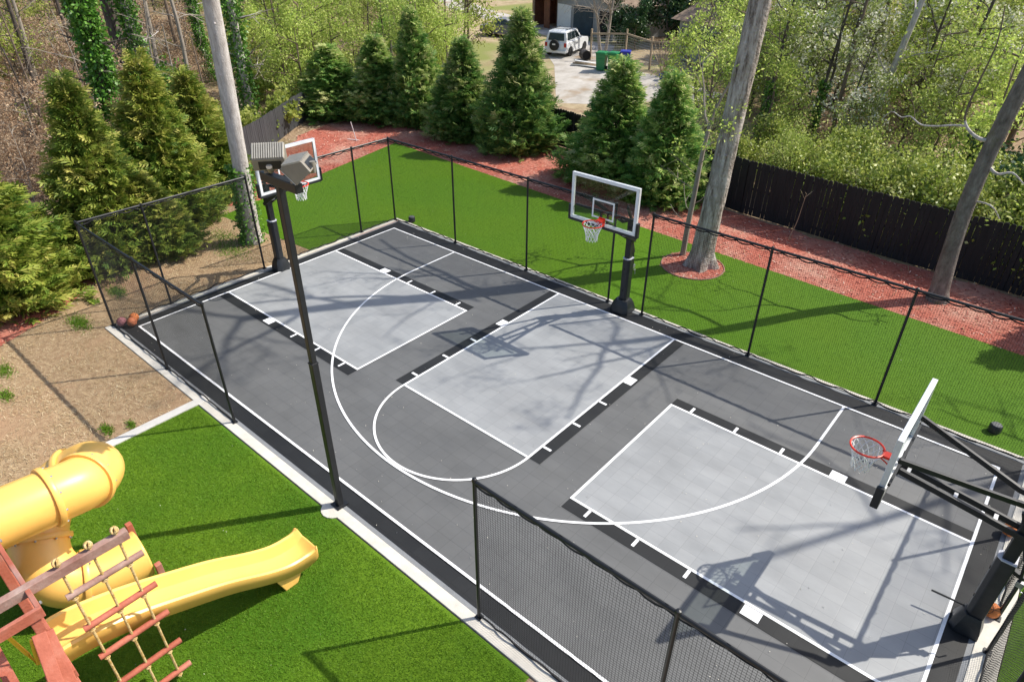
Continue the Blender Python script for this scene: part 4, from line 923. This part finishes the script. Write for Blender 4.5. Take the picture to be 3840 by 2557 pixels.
def band(srcs, n, az0, az1, d0, d1, s0, s1, seed, gap=3.0, avoid=()):
    r = random.Random(seed); done = []
    for _ in range(n*12):
        if len(done) >= n: break
        az = r.uniform(az0, az1); d = math.sqrt(r.uniform(d0*d0, d1*d1)); x, y = polar(az, d)
        if any((x-a)**2+(y-b)**2 < gap*gap for a, b in done): continue
        if any(in_poly(np.array([[x, y]]), pl)[0] for pl in avoid): continue
        done.append((x, y)); place(r.choice(srcs), x, y, r.uniform(0, 6.28), r.uniform(s0, s1))
yardpoly = [(-34, 42), (-16, 50), (-14, 62), (-30, 74), (-38, 90), (-50, 100), (-70, 118), (-150, 200), (-260, 250), (-240, 160), (-120, 88), (-72, 62), (-58, 46)]
courtyard = [(-64, -60), (-60, -4), (-76, 18), (-90, 44), (-16, 36), (60, 28), (60, -60)]
gB = 'bare brown trees in the wood at the left'; gT = 'tan leaved saplings in the wood at the left'; gS = 'yellow green saplings behind the grey fence'; gI = 'ivy clad trunks in the wood'
bares = [mk('bare_tree', 'slim leafless grey brown tree standing in the left wood', 'tree', gB, bare(40+k, 38, .42, [M_twig, M_barkdark, M_twigb][k])) for k in range(3)]
tans = [mk('beech_sapling', 'low sapling keeping tan dead leaves in the left wood', 'sapling', gT, sapling(50+k, 12, L_tan, 7, .36, .2, M_twig)) for k in range(2)]
yels = [mk('spring_sapling', 'slender sapling in fresh yellow green leaf behind the fence', 'sapling', gS, sapling(60+k, 17, L_spring, 9, .4, .26, None, .8, .05, 8, .7)) for k in range(3)]
olv = [mk('young_tree', 'olive green young tree in the thicket behind', 'tree', 'olive green young trees in the thicket', sapling(70+k, 19, L_olive, 9, .45, .3, None, .8, .05, 8, .75)) for k in range(3)]
limes = [mk('lime_green_tree', 'bright lime green small tree at the edge of the open yard', 'tree', 'bright lime green trees by the yard', sapling(80, 15, L_lime, 22, .36, .24, None, .8, .05, 8, .65))]
# named ivy trunks
mk1 = mk('ivy_tree', 'thickest ivy covered trunk behind the tall golden conifers', 'tree', gI, ivytree(3, 30, 1.0, 9000, L=.5)); place(mk1, -74.5, -9.5, 0)
mk2 = mk('ivy_tree', 'ivy trunk just right of the dark bare pine trunk', 'tree', gI, ivytree(4, 32, .85, 7000, M_barkpale, L=.46)); place(mk2, -97, 4.6, 1)
place(mk1, -150, 14, 2, .6, 'thin ivy trunk left of the dark pine, deep in the wood'); place(mk2, -118, 26, 3, .75, 'narrow ivy trunk just right of the tall pale trunk')
mk3 = mk('ivy_tree', 'pale forked trunk with ivy behind the grey fence', 'tree', gI, ivytree(6, 26, .8, 2800, M_barkpale, L=.5)); place(mk3, -84.5, 15.6, 0)
place(mk3, -170, 34, 2, .9, 'distant ivy clad trunk between bare trunks at the upper left')
t = mk('pine_tree', 'dark straight bare pine trunk rising behind the golden conifers', 'tree', None, lambda t: MB().tube(smooth_path([(0, 0, -.3), (.2, 0, 12), (.1, .1, 24), (.3, 0, 40)], 5), list(np.linspace(1.15, .8, 16)), 16).build('trunk', M_barkdark, t, True)); place(t, -101, 3.6, 0)
t = mk('ivy_bush', 'bright green ivy mound arching over a stump left of the tall trunk', 'bush', None, bush(31, 4.6, 9, L_ivy, 3800, .5, .36)); place(t, -80.5, .5, 0, 1, None, 1.25)
# the wood in bands of distance
band(bares, 60, 61, 80, 112, 330, .8, 1.25, 1, 4.5, (courtyard,))
band(tans, 34, 65, 80, 86, 200, .7, 1.3, 2, 4, (courtyard,)); band(tans, 12, 69, 79, 82, 112, .6, 1.0, 22, 3, (courtyard,)); band(bares, 16, 64, 79, 84, 160, .3, .5, 23, 3, (courtyard,))
band(olv, 16, 60, 78, 150, 300, .7, 1.1, 3, 8, (courtyard,))
band(yels, 26, 45.5, 58.5, 112, 140, .75, 1.2, 41, 4, (courtyard, yardpoly)); band(yels, 40, 45.5, 63, 135, 215, .75, 1.25, 4, 4.5, (courtyard, yardpoly))
band(olv, 16, 44, 63, 140, 260, .8, 1.3, 5, 6, (courtyard, yardpoly))
band(bares, 12, 44, 62, 118, 180, .45, .75, 51, 5, (courtyard, yardpoly)); band(bares, 16, 44, 62, 180, 330, .8, 1.2, 6, 8, (courtyard, yardpoly))
for x, y, s in ((-98, 62, .95), (-108, 70, 1.05), (-92, 56, .7), (-120, 92, 1.0), (-84, 58, .6)): place(limes[0], x, y, None, s)
# undergrowth
und = [mk('wood_bush', 'dark green undergrowth bush on the woodland floor', 'bush', 'undergrowth bushes in the left wood', bush(90, 3, 3.6, L_olive, 1500, .6, .4))]
band(und, 26, 58, 78, 95, 200, .6, 1.3, 7, 5, (courtyard,))
band(und, 22, 46, 60, 118, 170, .6, 1.2, 8, 4, (courtyard, yardpoly))
# right hand thicket beyond the fence
bl = mk('blossom_tree', 'white flowering tree beyond the fence at the upper right', 'tree', 'white flowering trees beyond the fence', sapling(95, 22, L_bloss, 11, .42, .36, M_barkdark, .85, .04, 10, .65))
for x, y, s in ((-7, 66, 1.1), (4, 74, 1.15), (-16, 84, 1.1), (-2, 92, 1.25), (12, 66, .8), (-12, 72, 1.0), (6, 84, 1.2), (-20, 72, .9), (0, 60, .75), (-9, 80, 1.2)): place(bl, x, y, None, s)
sh = [mk('fence_shrub', 'leafy yellow green shrub crowding the fence at the right', 'shrub', 'leafy shrubs crowding the right fence', bush(110+k, 4.6, 7.6, L_bush, 4200, .4, .26, 12)) for k in range(2)]
for x, y, s in ((3, 37, .95), (9, 35, 1.0), (15, 34.5, 1.1), (21, 34, 1.05), (28, 33, 1.0), (-2, 40, .8), (12, 41, 1.0), (20, 41, 1.1), (29, 40, 1.2), (36, 33, 1.0), (-3, 47, .7), (5, 43, 1.0), (-8, 40, .8), (-6, 50, .9), (2, 52, .9), (26, 38, 1.1), (36, 42, 1.1), (14, 47, .8), (24, 48, 1.0)): place(random.choice(sh), x, y, None, s)
t = mk('golden_shrub', 'fine twigged golden green shrub at the left end of the right fence', 'shrub', None, bush(120, 3.4, 8.6, L_spring, 4200, .34, .12)); place(t, -.5, 37.5, 0, .95)
dk_ = mk('dark_shrub', 'dark glossy evergreen shrub behind the leaning tree', 'shrub', 'dark evergreen shrubs at the right', bush(121, 4, 8.5, L_dark, 3800, .5, .32))
for x, y, s in ((26, 44, 1.2), (18, 52, 1.0), (33, 46, 1.3)): place(dk_, x, y, None, s)
t = mk('ivy_stump', 'pale green vine column climbing a stump above the right fence', 'bush', None, bush(122, 1.6, 5.5, L_ivy, 1800, .4, .3)); place(t, 7.5, 45, 0, 1.0)
band(olv, 18, 4, 26, 138, 210, .8, 1.25, 9, 6)
band(yels, 14, 4, 11, 96, 150, .8, 1.1, 31, 5); band(yels, 8, 20.5, 26, 104, 140, .8, 1.1, 32, 5); band(yels, 14, 8, 25, 132, 180, .8, 1.15, 10, 6)
band(bares, 22, 4, 26, 104, 220, .7, 1.0, 11, 8)
band(olv, 10, 16, 30, 150, 260, .9, 1.3, 12, 8, (yardpoly,))
mg = mk('magnolia', 'dark glossy evergreen tree behind the wire fence by the house', 'tree', 'dark magnolias behind the driveway', sapling(97, 18, L_dark, 16, .8, .5, None, .8, .03, 10, .8))
for x, y, s in ((-61, 116, 1.1), (-52, 124, 1.2), (-42, 112, 1.0), (-70, 134, 1.2), (-71.5, 109.5, .62), (-63, 104, .55)): place(mg, x, y, None, s)
for k, (x, y, H, lab) in enumerate(((1.5, 64, 34, 'pale leaning trunk among the white blossom at the right'), (-6, 62, 30, 'thin dark trunk under the white blossom'), (9, 68, 30, 'dark twisted trunk left of the leaning lichen tree'), (-12, 58, 30, 'ivy footed dark trunk right of the massive grey trunk'))):
    def f(t, k=k, H=H):
        sk = Skel(130+k); ln_ = [(3.2, 0), (1.8, 0), (2.6, 0), (1.5, 0)][k]; rr = [.6, .28, .32, .35][k]
        pts = smooth_path([(0, 0, -.3), (ln_[0]*.2, .3, H*.3), (ln_[0]*.6, 0, H*.6), (ln_[0], .5, H)], 5); sk.mb.tube(pts, list(np.linspace(rr, rr*.4, len(pts))), 9)
        for j in range(9):
            i = random.Random(j*7+k).randrange(4, len(pts)-1); a = j*2.1+k; sk.limb(pts[i], (math.cos(a), math.sin(a), .4), H*.17, rr*.25, 2, 5, .2, .1, (2, 4), .6, .85, .3, .015)
        sk.mb.build('trunk', [M_barkpale, M_barkdark, M_barkdark, M_barkdark][k], t, True)
        if k in (1, 3): ivy_on(t, pts, list(np.linspace(rr, rr*.4, len(pts))), 900, .2, 9, k, .2, .4)
    place(mk('thicket_tree', lab, 'tree', None, f), x, y, 0)
# far wood closing the view
def farwood(t_r=np.random.default_rng(77)):
    Ps = []; n = 70000
    az = t_r.uniform(-2, 84, n); d = t_r.uniform(290, 420, n); x = CAM[0]-np.sin(np.radians(az))*d; y = CAM[1]+np.cos(np.radians(az))*d
    z = 7+t_r.uniform(0, 1, n)**1.3*55*(.6+.4*np.sin(az*1.7)*np.sin(az*.6+1))
    k = ~((az > 37.5) & (az < 44) & (d < 330)); P = np.column_stack([x, y, z])[k]
    T = np.clip(.5+.3*np.sin(P[:, 0]*.11+P[:, 1]*.07)+t_r.normal(size=len(P))*.2, 0, 1)
    V, Fc = leaf_quads(P, t_r.normal(size=P.shape), 2.2*t_r.uniform(.5, 1.4, len(P)), 1.2, t_r)
    tag(npmesh('far_wood', V, Fc, L_olive, tone=np.repeat(T, 4)), 'hazy mass of distant olive woodland behind everything', 'woodland', kind='stuff')
farwood()
# off-frame neighbours whose bare crowns dapple the court
for x, y, s in ((46, 20, 1.3), (58, 36, 1.4), (50, -2, 1.2)): place(bares[0], x, y, None, s)

# ------------------------------------------------------------------ neighbour's yard
M_gwall = mat('grey_siding', (.30, .30, .30), .8, var=.12, vscale=1.5, bump=.1)
M_roof = ramp_mat('brown_shingle', [(.3, (.16, .11, .08)), (.7, (.30, .23, .17))], .9, 3, 6, .6, 30)
M_white = mat('white_paint', (.72, .73, .74), .6, var=.06)
M_rust = mat('rust_brown', (.16, .06, .03), .8, var=.3, vscale=3)
M_darkin = mat('dark_interior', (.012, .010, .010), .9)
M_tarp = ramp_mat('blue_tarp', [(.3, (.015, .035, .055)), (.7, (.03, .065, .095))], .5, 1.5, 5, .8, 5)
M_lumber = mat('raw_lumber', (.38, .29, .195), .8, var=.2, vscale=4)
M_tyre = mat('tyre_rubber', (.015, .015, .015), .75)
M_carw = mat('white_car_paint', (.78, .79, .80), .25, var=.02, coat=.5)
M_card = mat('faded_car_paint', (.16, .17, .19), .5, var=.2)
M_red = mat('red_lens', (.45, .03, .02), .25)
M_green = mat('green_plastic', (.012, .20, .065), .4, var=.1)
M_blue = mat('blue_plastic', (.02, .03, .32), .4, var=.1)
M_steel = mat('rim_alloy', (.5, .5, .5), .35, .6)
def rect_to(o, x, y, ang): o.location = (x*F, y*F, terr(x, y)*F); o.rotation_euler = (0, 0, ang)
# garage: local x along the front, y back
ang = math.atan2(-7, 22)
t = thing('garage', 'grey gabled garage behind the white parked car', 'garage', (-98, 119, terr(-98, 119)), ang); Wd, Dp, He, Ha = 25, 24, 7.4, 11.5
wl = MB(); wl.prism([(0, 0), (Wd, 0), (Wd, He), (Wd/2, Ha), (0, He)], 0, .4, Matrix(((1, 0, 0), (0, 0, 1), (0, 1, 0)))); wl.prism([(0, 0), (Wd, 0), (Wd, He), (Wd/2, Ha), (0, He)], Dp-.4, Dp, Matrix(((1, 0, 0), (0, 0, 1), (0, 1, 0))))
wl.box((.2, Dp/2, He/2), (.4, Dp-.9, He)); wl.box((Wd-.2, Dp/2, He/2), (.4, Dp-.9, He)); wl.build('wall', M_gwall, t)
rf = MB(); sl_ = math.atan2(Ha-He, Wd/2)
for s in (-1, 1): rf.box((Wd/2+s*(Wd/4+.4), Dp/2, (He+Ha)/2+.2), (math.hypot(Wd/2, Ha-He)+1.4, Dp+2.4, .3), rotm(0, s*sl_, 0))
rf.build('roof', M_roof, t)
MB().box((3.6, -.08, 3.3), (6.2, .14, 6.5)).build('garage_door', M_white, t)
MB().box((12.2, -.1, 3.4), (8.4, .1, 6.7)).build('tarp_curtain', M_tarp, t)
MB().box((21.5, -.06, 3.4), (5, .08, 6)).build('dark_opening', M_darkin, t)
t = thing('shed', 'rusty brown open shed left of the grey garage', 'shed', (-108.5, 121, terr(-108, 121)), ang)
MB().box((.2, 4, 3.6), (.4, 8, 7.2)).box((4.5, 8, 3.6), (9, .4, 7.2)).box((7.6, 0, 3.6), (2.6, .3, 7.2)).build('wall', M_rust, t); MB().box((4.4, 3.4, 7.7), (10.4, 10, .3), rotm(-.12, 0, 0)).build('roof', M_rust, t); MB().box((1.8, -.6, 3.5), (.35, .35, 7)).build('post', M_lumber, t)
# bungalow at the right
ang2 = math.atan2(-10, 24)
t = thing('bungalow', 'pale grey bungalow with a row of windows behind the young leaves', 'house', (-50.5, 101, terr(-50, 101)), ang2); Wd, Dp, He = 34, 22, 8.2
MB().box((Wd/2, Dp/2, He/2), (Wd, Dp, He)).build('wall', mat('bungalow_siding', (.33, .34, .30), .8, var=.08, vscale=1), t)
rf = MB(); rf.prism([(-1.5, He-.25), (Dp/2, He+5), (Dp+1.5, He-.25), (Dp/2, He+4.4)], -1.5, Wd+1.5, Matrix(((0, 0, 1), (1, 0, 0), (0, 1, 0)))); rf.build('roof', M_roof, t)
for k in range(4):
    x = 3.2+k*5.2
    f = MB(); 
    for dx in (-2.2, 2.2): f.box((x+dx, -.08, 4.9), (.22, .16, 3.2))
    for dz in (-1.5, 0, 1.5): f.box((x, -.08, 4.9+dz), (4.2, .16, .2))
    fr = f.build('window', mat('dark_frame', (.05, .045, .04), .6) if k == 0 else bpy.data.materials['dark_frame'], t); MB().box((x, -.03, 4.9), (4.3, .05, 3.1)).build('pane', M_wglass, fr)
# parked white off-roader (local +x forward)
def wheel(name, x, y, z, parent, R=1.1, axis='y', wd=.7):
    M = rotm(math.pi/2, 0, 0) if axis == 'y' else rotm(0, math.pi/2, 0)
    w_ = MB().lathe([(R*.62, -wd/2), (R*.95, -wd/2), (R, -wd*.3), (R, wd*.3), (R*.95, wd/2), (R*.62, wd/2)], 24, (x, y, z), M).build(name, M_tyre, parent, True)
    MB().lathe([(R*.1, -wd*.42), (R*.6, -wd*.46), (R*.63, 0), (R*.6, wd*.46), (R*.1, wd*.42)], 20, (x, y, z), M).build('rim', M_steel, w_, True)
def car(label, loc, rz, paint, kind, spare):
    t = thing('parked_car', label, 'car', loc, rz)
    Lc, Wc = 13.2, 5.5
    XZ = Matrix(((1, 0, 0), (0, 0, 1), (0, 1, 0)))
    if kind == 'suv':
        low = [(0, 1.0), (.05, 2.9), (.2, 3.15), (9.0, 3.3), (12.6, 3.0), (13.2, 2.6), (13.2, 1.2), (12.4, .85), (11.9, 1.7), (11.2, 2.05), (10.4, 2.05), (9.7, 1.7), (9.3, .85), (3.9, .85), (3.5, 1.7), (2.8, 2.05), (2.0, 2.05), (1.3, 1.7), (.9, .95)]
        cab = [(.2, 3.15), (.75, 5.05), (1.2, 5.35), (6.4, 5.4), (7.2, 5.2), (9.1, 3.3)]
        wx = (2.4, 10.8)
    else:
        low = [(0, 1.2), (.2, 2.7), (4, 2.9), (9.4, 2.9), (13.6, 2.6), (13.8, 1.3), (12.6, .8), (11.9, 1.7), (10.4, 1.9), (9.6, .8), (4, .8), (3.2, 1.8), (2, 1.8), (1.3, .8)]
        cab = [(2.6, 2.85), (4.2, 4.3), (7.4, 4.35), (9.4, 2.9)]; wx = (2.6, 11)
    MB().prism(low, -Wc/2, Wc/2, XZ).build('body', paint, t, True, bevel=.12)
    c = MB(); n = len(cab); vs_ = [Vector((x, s*(Wc/2-.12-(z-3)*.22), z)) for s in (-1, 1) for x, z in cab]
    c.add(vs_, [tuple(range(n))[::-1], tuple(range(n, 2*n))]+[(i, (i+1) % n, (i+1) % n+n, i+n) for i in range(n)]); c.build('cabin', paint, t, True, bevel=.1)
    yy = lambda z, s: s*(Wc/2-.12-(z-3)*.22+.015)
    wins = [[(1.0, 3.5), (1.3, 4.95), (3.3, 5.0), (3.3, 3.55)], [(3.5, 3.55), (3.5, 5.0), (5.4, 5.02), (5.4, 3.58)], [(5.6, 3.58), (5.6, 5.02), (6.6, 4.95), (8.1, 3.6)]] if kind == 'suv' else [[(3.6, 3.0), (4.5, 4.1), (5.8, 4.12), (5.8, 3.05)], [(6.0, 3.05), (6.0, 4.12), (7.2, 4.1), (8.7, 3.05)]]
    for s in (-1, 1):
        for w_ in wins:
            MB().add([(x, yy(z, s), z) for x, z in w_]+[(x, yy(z, s)+s*.02, z) for x, z in w_], [(0, 1, 2, 3), (7, 6, 5, 4), (0, 4, 5, 1), (1, 5, 6, 2), (2, 6, 7, 3), (3, 7, 4, 0)]).build('side_window', M_wglass, t)
    if kind == 'suv':
        q = Vector((.55, 0, 1.9)).normalized()
        MB().add([(.27, -1.95, 3.45), (.27, 1.95, 3.45), (.68, 1.7, 4.9), (.68, -1.7, 4.9), (.22, -1.95, 3.45), (.22, 1.95, 3.45), (.63, 1.7, 4.9), (.63, -1.7, 4.9)], [(0, 1, 2, 3), (7, 6, 5, 4), (0, 4, 5, 1), (1, 5, 6, 2), (2, 6, 7, 3), (3, 7, 4, 0)]).build('rear_window', M_wglass, t)
        MB().lathe([(.1, -.3), (1.0, -.3), (1.12, -.2), (1.12, .2), (1.0, .3), (.1, .3)], 28, (-.35, .15, 2.55), rotm(0, math.pi/2, 0)).build('spare_wheel_cover', M_tyre, t, True)
        MB().box((-.66, .15, 2.75), (.02, .75, .3)).build('cover_mark', M_white, t)
        for s in (-1, 1):
            MB().box((.05, s*2.3, 2.6), (.16, .55, .85)).build('tail_light', M_red, t, bevel=.04)
            MB().bar((1.4, s*1.75, 5.55), (6.6, s*1.75, 5.58), .09).build('roof_rail', M_black, t)
            MB().box((7.2, s*(Wc/2+.25), 3.6), (.35, .5, .45)).build('mirror', paint, t, bevel=.06)
        for x in (2.4, 5.2): MB().bar((x, -1.75, 5.62), (x, 1.75, 5.62), .1, .07).build('roof_bar', M_black, t)
        MB().box((-.12, 0, 1.25), (.4, 5.3, .6)).build('rear_bumper', paint, t, bevel=.1)
        MB().box((-.33, 1.2, 1.6), (.03, 1.0, .5)).build('number_plate', M_white, t)
    for x in wx:
        for s in (-1, 1): wheel('wheel', x, s*(Wc/2-.28), 1.1, t)
    return t
car('white off road car with black spare wheel cover parked by the garage', (-71.4, 83.9, terr(-71.4, 84)), math.radians(104), M_carw, 'suv', True)
car('old dark saloon car parked in the weeds beyond the conifers', (-106, 97.5, terr(-104, 98)), math.radians(20), M_card, 'saloon', False)
# bins
def bin_(label, x, y, m, rz=.3, lid=None):
    t = thing('wheelie_bin', label, 'bin', (x, y, terr(x, y)+.02), rz, 'wheelie bins on the driveway')
    b = MB(); vs_ = [(-.8, -.85, .1), (.8, -.85, .1), (.8, .85, .1), (-.8, .85, .1), (-1.0, -1.15, 3.3), (1.0, -1.15, 3.3), (1.0, 1.15, 3.3), (-1.0, 1.15, 3.3)]
    b.add(vs_, [(3, 2, 1, 0), (4, 5, 6, 7), (0, 1, 5, 4), (1, 2, 6, 5), (2, 3, 7, 6), (3, 0, 4, 7)]); b.box((0, -1.1, 2.3), (1.4, .1, .12)); b.build('body', m, t, bevel=.08)
    MB().box((0, -.05, 3.42), (2.15, 2.5, .22)).box((0, -.05, 3.56), (1.7, 2.0, .1)).build('lid', lid or m, t, bevel=.08); MB().tube([(-.8, 1.3, 3.2), (.8, 1.3, 3.2)], .07, 8).build('handle', M_black, t)
    for s in (-1, 1): MB().lathe([(.4, -.12), (.4, .12)], 16, (s*.95, .8, .4), rotm(0, math.pi/2, 0)).build('wheel', M_tyre, t)
bin_('tall green wheelie bin nearest the pile of planks', -56.0, 79.6, M_green); bin_('second green wheelie bin partly behind a conifer tip', -53.7, 80.6, M_green, .2)
bin_('blue wheelie bin just behind the green ones', -52.4, 82.9, M_blue, .5); 
# barrel, planks, plant pots, posts with wire fence
t = thing('steel_drum', 'rusty open steel drum tipped on its side behind the car', 'drum', (-64.6, 85.8, terr(-64, 86)), .9)
MB().lathe([(.1, -1.3), (1.0, -1.3), (1.05, -1.2), (1.0, -1.1), (1.0, 1.2), (1.04, 1.3), (.9, 1.3), (.88, -1.0)], 24, (0, 0, 1.02), rotm(math.pi/2, 0, 0)).build('shell', mat('drum_steel', (.09, .075, .065), .6, .4, var=.4), t, True); MB().lathe([(.02, 0), (.88, .02)], 20, (0, -1.2, 1.02), rotm(math.pi/2, 0, 0)).build('inside', M_darkin, t)
pk = thing('plank_pile', 'pale boards stacked beside the green bin', 'planks', (-60.2, 81, terr(-60, 81)), .15)
for k in range(4): MB().box((random.uniform(-.4, .4), -.7+k*.35, .2+.16*k), (7.5-k*.6, .7, .16), rotm(0, .03*k, .12*k-.1)).build('board', [M_white, M_lumber, M_lumber, M_white][k], pk)
def pot(label, x, y, m):
    t = thing('plant_pot', label, 'plant pot', (x, y, terr(x, y)+.02), 0, 'plant pots by the twiggy shrub'); MB().lathe([(.5, 0), (.72, 1.0), (.78, 1.0), (.78, 1.12), (.66, 1.12), (.6, .9), (.05, .88)], 18).build('pot', m, t, True); MB().lathe([(.6, .9), (.02, .93)], 14).build('soil', M_darkin, t)
pot('blue plant pot in front of the tall twiggy shrub', -41.4, 79.4, M_blue); pot('terracotta plant pot beside the blue one', -39.6, 78.4, mat('terracotta', (.42, .15, .08), .8, var=.15))
wf = thing('wire_fence', 'timber posts with a top rail and wire mesh beside the bins', 'fence', (-63.4, 86.2, terr(-63, 86)))
q0 = Vector((-63.4, 86.2, terr(-63, 86))); pts_ = [(-63.4, 86.2), (-57.5, 91), (-48, 85.5), (-41, 88.5)]
for x, y in pts_: MB().box((x-q0.x, y-q0.y, terr(x, y)-q0.z+3.1), (.32, .32, 6.4)).build('post', M_lumber, wf)
rl3 = MB(); wr = MB()
for (xa, ya), (xb, yb) in zip(pts_, pts_[1:]):
    a = Vector((xa, ya, terr(xa, ya)))-q0; b = Vector((xb, yb, terr(xb, yb)))-q0; rl3.bar(a+Vector((0, 0, 5.3)), b+Vector((0, 0, 5.3)), .2, .35)
    n = int((b-a).length/.5)
    for i in range(n):
        p = a.lerp(b, i/n); wr.tube([p+Vector((0, 0, .1)), p+Vector((0, 0, 5.2))], .02, 3, False)
    for k in range(11): wr.tube([a+Vector((0, 0, .2+k*.5)), b+Vector((0, 0, .2+k*.5))], .02, 3, False)
rl3.build('top_rail', M_lumber, wf); wr.build('wire_mesh', M_galv, wf)
# twiggy shrub and the bare tree by the garage
def f(t):
    sk = Skel(150); r = random.Random(4)
    for k in range(16): a = k*.4; sk.limb((r.gauss(0, .3), r.gauss(0, .3), 0), (math.cos(a)*.45, math.sin(a)*.45, 1), 6.5, .08, 1, 5, .08, .2, (2, 3), .5, .5, .4, .02)
    sk.mb.build('stems', M_lumber, t)
place(mk('twiggy_shrub', 'tall leafless tan stemmed shrub behind the plant pots', 'shrub', None, f), -43, 82.5, 0)
def f(t):
    sk = Skel(151)
    for d, L, rr in (((-.12, .0, 1), 13, .42), ((.28, .05, 1), 14, .42)): sk.limb((d[0]*3, 0, -.2), d, L, rr, 3, 7, .1, .1, (4, 6), .62, .9, .35, .02, 10, .5)
    sk.mb.build('trunk', M_twig, t, True)
place(mk('bare_yard_tree', 'twin stemmed bare tree in front of the garage tarp', 'tree', None, f), -67, 96, 0)
t = thing('blue_sheet', 'bright blue plastic sheet bundled behind the broad conifer', 'tarpaulin', (-100, 43.5, 0)); r = random.Random(3)
vs_ = [(i*.9-2.7, j*.8-1.6, 2.2+.7*math.sin(i*1.3+j)+r.uniform(0, .5)-.12*(i-3)**2) for i in range(7) for j in range(5)]; MB().add(vs_, [(i*5+j, i*5+j+1, (i+1)*5+j+1, (i+1)*5+j) for i in range(6) for j in range(4)]).build('sheet', mat('bright_tarp', (.03, .16, .50), .4), t, True)
for z in (0,): MB().box((0, 0, .7), (4.5, 2.6, 1.4)).build('covered_stack', M_lumber, t, bevel=.1)
t = thing('garden_stake', 'white plastic stake standing askew in the mulch left of the conifers', 'stake', (-60.0, 18.9, 0)); MB().bar((0, 0, 0), (-.5, -.3, 2.9), .14, .06).build('upright', M_white, t); MB().bar((-1.6, -.5, .12), (.3, .25, .14), .14, .06).build('cross_piece', M_white, t)
# thin whip in the mulch before the fence
def f(t):
    sk = Skel(160); sk.limb((0, 0, 0), (.12, .05, 1), 5.4, .05, 1, 6, .06, .1, (3, 4), .25, .9, .8, .012); sk.mb.build('stem', M_lumber, t)
place(mk('bare_whip', 'thin bare whip sapling before the black fence', 'sapling', None, f), 5.2, 26.5, 0)
